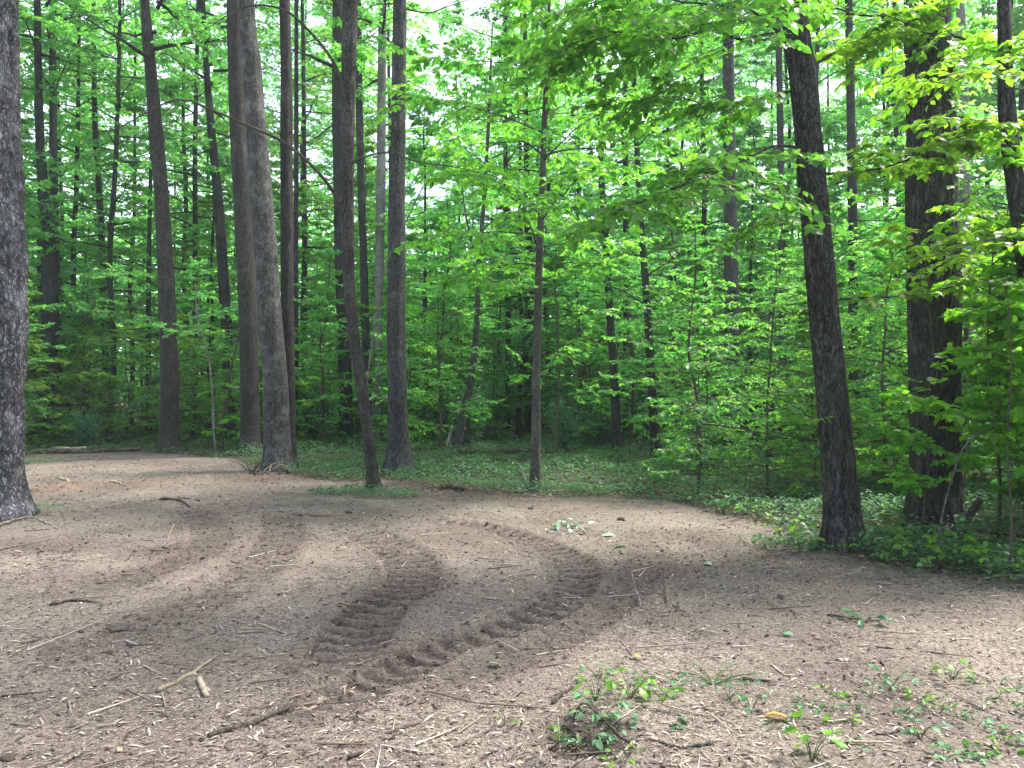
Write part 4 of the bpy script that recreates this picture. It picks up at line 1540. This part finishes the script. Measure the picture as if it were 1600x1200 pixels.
beech = [(1095, 14.5, .45), (1200, 12.2, .42), (1385, 12.0, .55), (985, 21, .8), (1290, 15, .7), (1060, 23, .9), (905, 24, 1.0), (660, 23, .8), (790, 25, .9),
         (1500, 13, .9), (1570, 12, .55), (500, 23, .7), (300, 25, .7), (130, 29, .9), (1680, 13, .8), (1200, 18, .8), (1420, 17, 1.0), (575, 27, 1.), (200, 25, .6)]
where_b = ["nearest the soil between the mottled and leaning trees", "just left of the leaning brown tree", "between the leaning brown tree and the thickest one",
           "behind the two dark leaning trees", "directly behind the leaning brown tree", "left of the straight mottled grey tree", "behind the green carpet right of the smooth slender tree",
           "right behind the large straight grey tree", "behind the bent dark sapling", "behind the thickest tree on its right", "behind the maple sapling at the right edge",
           "just right of the clump of three", "right of the straight grey-brown tree", "behind the long lying log", "beyond the right edge of the picture", "between the mottled grey and leaning brown trees, farther back",
           "farther back in the gap left of the thickest tree", "behind the crooked rusty tree", "at the right end of the lying log"]
for i, ((u, d, s_), wh) in enumerate(zip(beech, where_b)):
    p = at(u, 600, d)
    plant(BEECH, i, p[0], p[1], s_, rs.uniform(0, TAU), 'beech_tree', "young beech with layered leaves " + wh, 'tree', None)
for i, (x, y) in enumerate(scatter(rs, 80, 18, 40, 1.3, lambda x, y: .8 < forest_in(x, y) < 9 and U(x, y) < 640 and clear_view(x, y, .7))):
    plant([SAPL[1], SAPL[4], NEARS[1], SAPL[0]], i, x, y, rs.uniform(.7, 1.15), rs.uniform(0, TAU), 'sapling', "yellow-green sapling at the far left edge of the clearing, behind the log and tall boles", 'sapling', 'yellow-green saplings along the far left edge', ('stem', 'foliage'))
for i, (x, y) in enumerate(scatter(rs, 18, 9.6, 17, 1.5, lambda x, y: forest_in(x, y) > 1.5 and U(x, y) > 1090 and clear_view(x, y, .5))):
    plant(NEARS, i, x, y, rs.uniform(.6, 1.15), rs.uniform(0, TAU), 'sapling', "broad-leaved sapling of the thicket on the right side", 'sapling', 'broad-leaved saplings on the right', ('stem', 'foliage'))


# far wood closing the view
def far_wood():
    rng = np.random.default_rng(8)
    n = 110000
    a = rng.uniform(-math.pi, math.pi, n)
    r = rng.uniform(92, 120, n)
    hmax = 20 + 7 * noise2(a * 20, r * 0, 3)
    z = rng.random(n) ** .8 * hmax
    x, y = np.sin(a) * r, np.cos(a) * r
    P = np.stack([x, y, gz(x, y) + z], 1)
    D = norm(rng.normal(0, 1, (n, 3)))
    g = Geo()
    leaves(g, P, D, UP + rng.normal(0, .7, (n, 3)), rng.uniform(.7, 1.5, n), 'kite', None, rng)
    add_obj('distant_wood', g.mesh('distant_wood', LEAF_FAR, False), kind='stuff', label="distant mass of woodland closing the view on all sides", cat='wood')


far_wood()


# ------------------------------------------------------------------ green carpet at the clearing's edge
def ground_cover():
    rng = np.random.default_rng(9)
    n = 230000
    x, y = polar(rng, n, 6.5, 32, 1.25, 42)
    f = forest_in(x, y)
    u = U(x, y)
    dens = np.where((u > 600) & (u < 1130), 1.0, .8) * np.clip(f / .35 + .3, 0, 1) * np.clip(1.25 + .9 * fbm2(x * .7, y * .7, 2, 12), .15, 1)
    patch = [(ground_at(545, 772), .55, 1.6), (ground_at(608, 776), .5, 1.6), (ground_at(45, 722), .7, .8), (ground_at(75, 806), .30, .5), (ground_at(45, 770), .2, .6), (ground_at(1245, 852), .5, .8)]
    for c, rad_, k in patch:
        dd = np.hypot((x - c[0]) * .8, y - c[1])
        dens = np.maximum(dens, np.clip((rad_ - dd) / (rad_ * .5), 0, 1) * k)
    keep = rng.random(n) < dens
    x, y, f = x[keep], y[keep], f[keep]
    n = len(x)
    hgt = (.08 + .16 * np.clip(f / 1.5, 0, 1)) * np.clip(1 + 1.1 * fbm2(x * 1.3, y * 1.3, 2, 14), .25, 2.6)
    z = gz(x, y) + np.clip(hgt, .05, .75) * np.sqrt(rng.random(n)) + .02
    P = np.stack([x, y, z], 1)
    a = rng.uniform(0, TAU, n)
    D = np.stack([np.cos(a), np.sin(a), rng.normal(-.15, .25, n)], 1)
    g = Geo()
    leaves(g, P, D, UP + rng.normal(0, .33, (n, 3)), rng.uniform(.028, .07, n) * (1 + .012 * np.hypot(x, y)), 'ovate' if False else 'kite', None, rng)
    add_obj('ground_cover', g.mesh('ground_cover', LEAF_COVER, False), kind='stuff', label="carpet of low green creepers and seedlings under the forest edge", cat='ground cover')


ground_cover()
# extra patches nearer than the carpet's reach get single plants (below)


def rosette_plant(u, v, label, n=7, h=.12, size=.06, kind='ovate', mat=LEAF_COVER, seed=0, spread=.09, group='seedlings on the bare soil', stem=STEM_GREEN, cat='seedling', name='seedling'):
    xy = ground_at(u, v)
    root = np.array([xy[0], xy[1], gz1(*xy)])
    t = thing(name, root, label, cat, group)
    rng = np.random.default_rng(seed + 1000)
    w = Geo()
    P, D, N, S = [], [], [], []
    a = rng.uniform(0, TAU)
    for i in range(n):
        a += 2.4 + rng.normal(0, .3)
        q = (i + .5) / n
        tip = np.array([math.cos(a) * spread * rng.uniform(.5, 1.1), math.sin(a) * spread * rng.uniform(.5, 1.1), h * (.35 + .65 * rng.random())])
        ln = catmull([np.array([0, 0, -.01]), tip * .5 + np.array([0, 0, h * .2]), tip], 6)
        tube(w, ln, np.linspace(.0022, .0014, 6), 4)
        P.append(tip)
        D.append([math.cos(a), math.sin(a), rng.normal(-.1, .2)])
        N.append(UP + rng.normal(0, .3, 3))
        S.append(size * .8 * rng.uniform(.6, 1.3))
        if kind != 'maple' and rng.random() < .6:      # trifoliate
            for sgn in (-1, 1):
                b = a + sgn * 1.2
                P.append(tip - .1 * size * np.array(D[-1]))
                D.append([math.cos(b), math.sin(b), rng.normal(-.1, .2)])
                N.append(UP + rng.normal(0, .3, 3))
                S.append(size * .8 * rng.uniform(.5, 1.0))
    add_obj('stems', w.mesh('stems', stem), t)
    put_leaves(t, root, np.array(P), np.array(D, float), np.array(N), np.array(S), kind, mat, 60, rng)
    return t


SEED_PLANTS = [
    (1268, 1188, "tall bright yellow-green seedling at the bottom edge right of the fallen branch", 9, .17, .07, 'maple', LEAF_BRIGHT),
    (1437, 1150, "green seedling standing alone low on the right, below the yellow-green patch", 8, .12, .06, 'ovate', LEAF_COVER),
    (930, 1088, "left-hand leafy bramble shoot above the dark root hollow", 10, .15, .06, 'ovate', LEAF_BRIGHT),
    (985, 1085, "bright green bramble shoot in the middle of the foreground patch", 12, .12, .065, 'ovate', LEAF_BRIGHT),
    (1035, 1088, "bright green bramble shoot ending the foreground patch on the right", 10, .10, .06, 'ovate', LEAF_BRIGHT),
    (940, 1125, "pale green bramble beside the arching dead stem", 12, .12, .06, 'ovate', LEAF_COVER),
    (915, 1150, "broad-leaved green plant under the arching dead stem", 10, .10, .055, 'ovate', LEAF_COVER),
    (960, 1140, "low green plant right of the arching dead stem", 8, .07, .05, 'ovate', LEAF_COVER),
    (885, 1140, "small olive plant left of the dark root hollow", 4, .07, .055, 'ovate', LEAF_BRIGHT),
    (790, 1135, "single olive sprout on the bare soil left of the root hollow", 3, .05, .05, 'ovate', LEAF_BRIGHT),
    (935, 1055, "small grey-green sprout above the bramble shoots", 5, .07, .05, 'ovate', LEAF_COVER),
    (1000, 1060, "little seedling behind the bright bramble shoot", 5, .07, .045, 'ovate', LEAF_COVER),
    (1055, 1062, "little seedling with a yellow leaf, near the grassy tuft", 4, .06, .045, 'ovate', LEAF_COVER),
    (1115, 1062, "dense grassy dark green tuft right of the bramble shoots", 26, .07, .035, 'kite', LEAF_DARK),
    (1140, 1085, "thin seedling just below the grassy tuft", 6, .08, .04, 'ovate', LEAF_COVER),
    (1172, 1105, "upright seedling left of the curled yellow leaf", 7, .11, .045, 'ovate', LEAF_COVER),
    (1060, 1125, "flat round green leaf plant on soil, between bramble and yellow leaf", 2, .02, .07, 'ovate', LEAF_COVER),
    (1392, 1078, "bushy seedling at the upper edge of the right-hand patch", 10, .10, .05, 'ovate', LEAF_COVER),
    (1488, 1062, "bright seedling topping the far right patch", 9, .10, .055, 'ovate', LEAF_BRIGHT),
    (975, 1198, "bright sprout at the bottom edge beneath the fallen branch", 6, .05, .045, 'ovate', LEAF_BRIGHT),
    (1510, 845, "dark glossy-leaved seedling at the foot of the bare pale stem", 9, .3, .12, 'ovate', LEAF_DARK),
    (1350, 972, "torn green leafy twig tip lying on the soil below the leaning brown tree", 9, .06, .075, 'ovate', LEAF_DARK),
    (890, 826, "teal-green torn spray lying on the bare soil in the centre", 14, .09, .10, 'ovate', LEAF_PALE),
]
for i, (u, v, lab, n_, h_, sz_, kd, mt) in enumerate(SEED_PLANTS):
    rosette_plant(u, v, lab, n_, h_, sz_, kd, mt, i, spread=.04 + .008 * n_ if i != 22 else .22)
rz = np.random.default_rng(77)
cl = [(1300, 1085), (1330, 1100), (1290, 1105), (1350, 1118), (1318, 1125), (1370, 1095), (1260, 1095), (1250, 1115),
      (1480, 1100), (1500, 1120), (1540, 1095), (1525, 1130), (1555, 1085), (1585, 1080), (1590, 1120), (1570, 1150), (1540, 1170), (1500, 1178),
      (1475, 1185), (1460, 1120), (1440, 1090), (1520, 1075), (1415, 1105), (1540, 1190), (1595, 1170), (1215, 1130), (1340, 1165)]
for i, (u, v) in enumerate(cl):
    rosette_plant(u + rz.normal(0, 5), v + rz.normal(0, 5), "small pale green seedling among others in the lower right of the clearing", int(rz.integers(3, 7)), rz.uniform(.02, .06), rz.uniform(.03, .05), 'ovate', LEAF_COVER if i % 4 else LEAF_BRIGHT, 200 + i, spread=.07,
                  group='small pale seedlings in the lower right')

# plants round the rusty tree and at the edges (near enough to be told apart)
edge_pts = [(1250, 862), (1235, 850), (1262, 845), (1360, 872), (1385, 880), (1405, 872), (1430, 885), (1450, 878), (1350, 858), (1480, 888), (1505, 880),
            (1530, 890), (1550, 900), (1400, 855), (1440, 860), (1375, 860), (1570, 885), (1590, 895), (1220, 835), (1415, 893), (1470, 870), (1520, 868), (1545, 878), (1372, 845), (1395, 838), (1360, 835), (1600, 875), (1180, 815), (1150, 806), (1130, 800)]
for i, (u, v) in enumerate(edge_pts):
    rosette_plant(u, v, "leafy green woodland plant at the right-hand edge of the bare soil", int(rz.integers(8, 16)), rz.uniform(.16, .34), rz.uniform(.07, .11), 'ovate', LEAF_COVER if i % 3 else LEAF_BRIGHT, 300 + i, spread=.22,
                  group='leafy plants along the right-hand edge', name='woodland_plant', cat='plant')

# ------------------------------------------------------------------ dead wood lying about
def stick(label, pts, r0, r1=None, mat=DEADWOOD, d=None, side=0, seed=0, name='stick', cat='stick', lift=.0, sides=7, n=18, knob=.12, group=None):
    """pts: ground pixels (u, v) or (u, v, height) of the lying stick"""
    P = []
    for p in pts:
        xy = ground_at(p[0], p[1])
        P.append([xy[0], xy[1], gz1(*xy) + (p[2] if len(p) > 2 else 0) + r0 * .7 + lift])
    P = np.array(P)
    root = P[0].copy()
    t = None
    ln = catmull(P - root, n)
    rng = np.random.default_rng(seed)
    ln += rng.normal(0, r0 * .25, ln.shape)
    rr = np.linspace(r0, r1 if r1 is not None else r0 * .5, n) * (1 + rng.normal(0, knob, n))
    g = Geo()
    tube(g, ln, rr, sides)
    if side:
        S, D, L = side_shoots(rng, ln, side, .25, .25, .2, .4)
        D[:, 2] = np.abs(D[:, 2]) * .4
        tubes_many(g, S, D, L, r0 * .3, 4, 0)
    o = add_obj(name, g.mesh(name, mat), None, root, None, label, cat, group)
    return o


stick("pale split stick lying slantwise in the lower left", [(246, 1075), (275, 1058), (300, 1042), (332, 1021)], .014, .008, SPLITWOOD, side=5, seed=1)
stick("short broad pale splinter right of the slanting split stick", [(312, 1052), (317, 1066), (323, 1082)], .017, .013, SPLITWOOD, seed=2, n=6)
stick("long dark half-buried stick below the splinter", [(325, 1148), (365, 1136), (400, 1124), (450, 1102), (486, 1094)], .014, .01, DARKWOOD, seed=3)
stick("short pale snapped end of the half-buried dark stick", [(474, 1104), (488, 1093), (504, 1080)], .011, .012, SPLITWOOD, seed=4, n=8)
stick("thick dark stick cut by the bottom edge at far left", [(60, 1210), (95, 1192), (128, 1173)], .014, .009, DEADWOOD, seed=5)
stick("brown twig with a fork lying left of centre", [(76, 944), (95, 941), (112, 937), (152, 939)], .013, .006, DARKWOOD, side=3, seed=6)
stick("dark broken twig beside the left churned ruts", [(172, 984), (190, 983), (210, 980)], .012, .008, DARKWOOD, seed=7, n=8)
stick("straight pale twig at the edge of the middle rut", [(372, 985), (392, 985), (414, 983)], .009, .006, SPLITWOOD, seed=8, n=8)
stick("pale curved strip of wood above the straight pale twig", [(402, 972), (425, 978), (452, 986)], .009, .005, SPLITWOOD, seed=9)
stick("thin leaning grey twig on the left soil", [(72, 888), (82, 880), (91, 871)], .012, .006, DEADWOOD, seed=10)
stick("long pale root-like stick at the foot of the massive plated tree", [(-20, 836), (10, 822), (30, 816), (52, 815)], .024, .014, DEADWOOD, seed=11, lift=.02)
stick("short grey stick right of the massive tree's foot", [(60, 815), (75, 822), (86, 828)], .014, .01, DEADWOOD, seed=12)
stick("small pale upright-leaning twig left of the ruts", [(262, 845), (267, 835), (272, 824)], .012, .008, SPLITWOOD, seed=13, n=8)
stick("curved dark stick below the red earth ridge", [(250, 784), (275, 785), (287, 790), (296, 798)], .022, .012, DARKWOOD, seed=14)
stick("straight pale stick below the red earth ridge", [(280, 781), (295, 783), (312, 786)], .018, .012, DEADWOOD, seed=15)
stick("pale angular broken branch sticking up from the red earth ridge", [(92, 750), (105, 753), (106, 763)], .03, .02, SPLITWOOD, seed=16)
stick("pale thin pole on the red earth ridge", [(172, 760), (185, 762), (198, 764)], .02, .012, SPLITWOOD, seed=17)
stick("fallen branch with grey bark lying at the bottom centre", [(1116, 1158), (1090, 1160), (1060, 1163), (1030, 1165), (1010, 1168), (990, 1171)], .0125, .010, DEADWOOD, seed=18, knob=.2, name='fallen_branch', cat='branch')
stick("dark dead stem arching over the root hollow", [(989, 1171, 0), (972, 1160, .03), (955, 1148, .07), (935, 1135, .10), (915, 1125, .09), (900, 1124, .05), (890, 1142, 0)], .007, .004, DARKWOOD, seed=19, side=6, name='dead_branch', cat='branch')
stick("forked thin branch running down from the fallen branch", [(988, 1173), (972, 1182), (955, 1192), (930, 1200)], .008, .005, DEADWOOD, seed=20, side=4)
stick("thin dark stem looping left under the arching one", [(968, 1152, .02), (950, 1142, .05), (930, 1150, .03), (910, 1162, 0)], .004, .003, DARKWOOD, seed=21, side=3)
stick("pale upright twig in the root hollow", [(875, 1165, 0), (874, 1148, .05), (871, 1132, .07)], .005, .003, DEADWOOD, seed=22)
stick("bent dark twig at the bottom edge left of the branch", [(838, 1186), (860, 1190), (885, 1196), (905, 1200)], .006, .004, DARKWOOD, seed=23)
stick("torn brown root end above the root hollow", [(862, 1094), (872, 1085), (886, 1074), (900, 1062)], .012, .006, DARKWOOD, side=4, seed=24)
stick("tall pale stub of a cut stem right of the main rut", [(1002, 955, 0), (994, 932, .04), (986, 912, .10)], .008, .005, DEADWOOD, side=3, seed=25)
stick("pair of short dry stalks right of the cut stem stub", [(1040, 942, 0), (1038, 925, .04), (1036, 912, .09)], .006, .003, DARKWOOD, side=4, seed=26)
stick("short dark chunk of wood at the bottom centre left", [(543, 1180), (556, 1177), (569, 1172)], .011, .009, DARKWOOD, seed=27, n=6)
stick("pale twig between the two main ruts", [(760, 936), (770, 937), (782, 938)], .009, .006, SPLITWOOD, seed=28, n=6)
stick("pale stick left of the second rut", [(520, 948), (533, 945), (548, 942)], .009, .006, SPLITWOOD, seed=29, n=6)
stick("brown twig beside the torn green twig tip", [(1292, 960), (1310, 962), (1332, 968)], .009, .005, DARKWOOD, seed=30, n=8)
stick("straight brown stick on the right-hand soil", [(1370, 1010), (1382, 1010), (1397, 1011)], .009, .007, DEADWOOD, seed=31, n=6)
stick("thin pale rod lying below the leaning brown tree", [(1378, 922), (1400, 925), (1430, 930)], .008, .005, DEADWOOD, seed=32, n=8)
stick("strip of reddish bark on the soil above the curled yellow leaf", [(1160, 1056), (1180, 1058), (1203, 1061)], .010, .006, BARK_RUST, seed=33, n=8)
stick("short grey stick under the curled yellow leaf", [(1298, 1158), (1310, 1159), (1322, 1158)], .008, .006, DEADWOOD, seed=34, n=6)
stick("small dark twig low right beside a lone seedling", [(1370, 1148), (1388, 1145), (1404, 1138)], .006, .004, DARKWOOD, seed=35, n=8)
stick("pale bark strips behind the grassy tuft", [(1206, 1035), (1225, 1048), (1243, 1052)], .008, .005, SPLITWOOD, seed=36, n=8)
stick("long log with pale cut face lying at the far left edge of the clearing", [(52, 707), (100, 708), (150, 707), (218, 705)], .075, .045, DARKWOOD, name='log', cat='log', seed=37, sides=12, n=24, knob=.05)
stick("peeled pale log lying on top of the long dark log", [(85, 707, .08), (110, 707, .08), (135, 706.5, .08)], .05, .045, SPLITWOOD, name='log', cat='log', seed=38, sides=10, n=10, knob=.05)
stick("low dark fallen trunk at the back of the green carpet", [(715, 717), (760, 716), (820, 717), (880, 719)], .10, .06, DARKWOOD, name='log', cat='log', seed=39, sides=10, lift=.12)
stick("dark rotten stump end on the bank by the straight grey tree", [(692, 766), (705, 768), (722, 772)], .06, .03, DARKWOOD, seed=40, n=8, knob=.3)
stick("long thin fallen trunk behind the bare pale stem at the right", [(1415, 838, .12), (1460, 842, .12), (1520, 846, .12), (1610, 858, .12)], .022, .014, DARKWOOD, name='log', cat='log', seed=41)
stick("long bent sapling bowed low over the green carpet", [(822, 764, 0), (818, 760, .2), (808, 752, .32), (790, 744, .32), (740, 735, .18), (705, 726, .3), (675, 712, .45)], .02, .008, BARK_SMOOTH, name='bent_sapling', cat='sapling', seed=42, n=30, knob=.05)


def pole(label, pts, r0, r1, mat, name='pole', cat='pole'):
    P = np.array([at(*p) for p in pts])
    P[0, 2] = gz1(P[0, 0], P[0, 1]) - .03
    root = P[0].copy()
    g = Geo()
    tube(g, catmull(P - root, 14), np.linspace(r0, r1, 14), 9)
    return add_obj(name, g.mesh(name, mat), None, root, None, label, cat)


pole("white broken birch pole beside the bent dark sapling", [(692, 733, 18.4), (698, 700, 18.4), (706, 668, 18.5)], .05, .035, BARK_PALE)
pole("pale leaning dead pole by the right edge", [(1567, 866, 7.9), (1585, 835, 8.0), (1606, 795, 8.1)], .02, .016, BARK_PALE)
pole("thick dark rotten stem leaning behind the bare pale sapling", [(1498, 835, 8.6), (1515, 805, 8.6), (1532, 780, 8.6)], .05, .04, DARKWOOD)
pole("thin dark leaning pole against the thickest tree's foot", [(1405, 822, 8.8), (1425, 790, 8.7), (1452, 745, 8.55)], .016, .010, DARKWOOD)
pole("thin slanting dead stick leaning on the large straight grey tree", [(573, 725, 15.2), (574, 600, 15.1), (588, 490, 15.0), (606, 405, 14.9), (640, 335, 14.8), (672, 268, 14.7)], .018, .010, BARK_PALE, name='dead_branch', cat='branch')


# ragged pile of torn roots by the clump of three
def root_pile():
    xy = ground_at(402, 742)
    root = np.array([xy[0], xy[1], gz1(*xy)])
    t = thing('root_pile', root, "ragged heap of torn roots at the foot of the clump of three", 'roots')
    rng = np.random.default_rng(12)
    for i in range(16):
        a = rng.uniform(0, TAU)
        e = rng.uniform(.1, 1.1)
        L = rng.uniform(.3, .75)
        D = np.array([math.cos(a) * math.cos(e), math.sin(a) * math.cos(e) * .6, math.sin(e)])
        p0 = np.array([rng.normal(0, .25), rng.normal(0, .12), rng.uniform(0, .1)])
        g = Geo()
        tube(g, bend(p0, D, L, 8, 0, .4, .05, rng), np.linspace(.022, .006, 8) * rng.uniform(.5, 1.2), 6)
        add_obj('root', g.mesh('root', DARKWOOD if i % 3 else SPLITWOOD), t)


root_pile()


def twig_pile():
    xy = ground_at(905, 1152)
    root = np.array([xy[0], xy[1], gz1(*xy)])
    t = thing('twig_pile', root, "tangle of small dark twigs and roots filling the hollow under the bramble shoots", 'twigs')
    rng = np.random.default_rng(31)
    for i in range(34):
        a = rng.uniform(0, TAU)
        p0 = np.array([rng.normal(0, .11), rng.normal(0, .12), rng.uniform(.0, .05)])
        L = rng.uniform(.08, .26)
        D = np.array([math.cos(a), math.sin(a), rng.uniform(-.05, .7)])
        g = Geo()
        tube(g, bend(p0, D / np.linalg.norm(D), L, 6, 0, .35, .07, rng), np.linspace(.006, .002, 6) * rng.uniform(.5, 1.2), 5)
        add_obj('twig', g.mesh('twig', DARKWOOD if i % 4 else DEADWOOD), t)


twig_pile()


def curled_leaf(label, u, v, size, mat, rz_, kind='ovate', flat=.3, name='fallen_leaf'):
    xy = ground_at(u, v)
    ms = leaf_mesh(kind, mat)
    o = add_obj(name, ms[1], None, (xy[0], xy[1], gz1(*xy) + .018), None, label, 'leaf')
    o.scale = (size, size, size * 1.6)
    o.rotation_euler = (flat, -.25, rz_)
    return o


curled_leaf("large curled yellow leaf on the soil in the lower right", 1197, 1118, .115, LEAF_YELLOW, -1.9)
curled_leaf("small orange-yellow leaf beyond the bramble shoots", 1000, 1026, .05, LEAF_YELLOW, 1.0)
curled_leaf("pale upturned leaf below the torn green twig tip", 1237, 993, .08, LEAF_PALE, .6)
curled_leaf("pale narrow leaf lying between the main ruts and the foreground", 764, 1031, .075, LEAF_PALE, -1.5)
curled_leaf("single teal leaf on bare soil left of the leaning brown tree", 1110, 885, .13, LEAF_PALE, .4)
curled_leaf("teal leaf nearest the torn spray, right of centre", 958, 838, .16, LEAF_PALE, 1.2)
curled_leaf("flat teal leaf just below the one right of the torn spray", 962, 856, .13, LEAF_PALE, -1.2)


def dark_lump(label, u, v, s):
    xy = ground_at(u, v)
    rng = np.random.default_rng(int(u))
    n1, n2 = 16, 11
    s = s * .75
    th = np.linspace(0, math.pi, n2)
    ph = np.arange(n1) / n1 * TAU
    T, P_ = np.meshgrid(th, ph, indexing='ij')
    r = s * (1 + .4 * noise3(np.sin(T) * np.cos(P_) * 1.7, np.sin(T) * np.sin(P_) * 1.7, np.cos(T) * 1.7, int(u)) + .3 * noise3(np.sin(T) * np.cos(P_) * 4, np.sin(T) * np.sin(P_) * 4, np.cos(T) * 4, int(v)))
    V = np.stack([r * np.sin(T) * np.cos(P_) * 1.3, r * np.sin(T) * np.sin(P_), r * np.cos(T) * .8], -1).reshape(-1, 3)
    i = np.arange(n2 - 1)[:, None] * n1
    j = np.arange(n1)[None]
    k = (j + 1) % n1
    g = Geo()
    g.add(V, np.stack([i + j, i + n1 + j, i + n1 + k, i + k], -1).reshape(-1, 4), None, .1)
    add_obj('soil_clod', g.mesh('soil_clod', SOIL_CLOD), None, (xy[0], xy[1], gz1(*xy) + s * .2), None, label, 'clod')


dark_lump("dark round clod on bare soil right of the torn spray", 970, 814, .055)
dark_lump("small dark clod in the far middle of the clearing", 829, 794, .035)
dark_lump("little dark clod on the far soil left of the ruts' start", 545, 805, .045)
dark_lump("dark clod right of the single teal leaf", 1220, 932, .03)
dark_lump("dark clod near the lower left corner", 12, 1178, .03)


# ------------------------------------------------------------------ moist air between the trees
def haze():
    m = bpy.data.materials.new("air")
    m.use_nodes = True
    n = m.node_tree.nodes
    n.clear()
    v = n.new("ShaderNodeVolumePrincipled")
    v.inputs['Color'].default_value = (.86, .94, 1.0, 1)
    v.inputs['Density'].default_value = HAZE
    v.inputs['Anisotropy'].default_value = .2
    o = n.new("ShaderNodeOutputMaterial")
    m.node_tree.links.new(v.outputs[0], o.inputs['Volume'])
    g = Geo()
    a, z0, z1 = 430, -1.5, 38
    V = [(x, y, z) for z in (z0, z1) for x, y in ((-a, -a), (a, -a), (a, a), (-a, a))]
    g.add(V, [[0, 3, 2, 1], [4, 5, 6, 7], [0, 1, 5, 4], [1, 2, 6, 5], [2, 3, 7, 6], [3, 0, 4, 7]])
    add_obj('haze', g.mesh('haze', m, False), kind='stuff', label="thin moist air greying the far trees", cat='haze')


HAZE = 0.0009
haze()
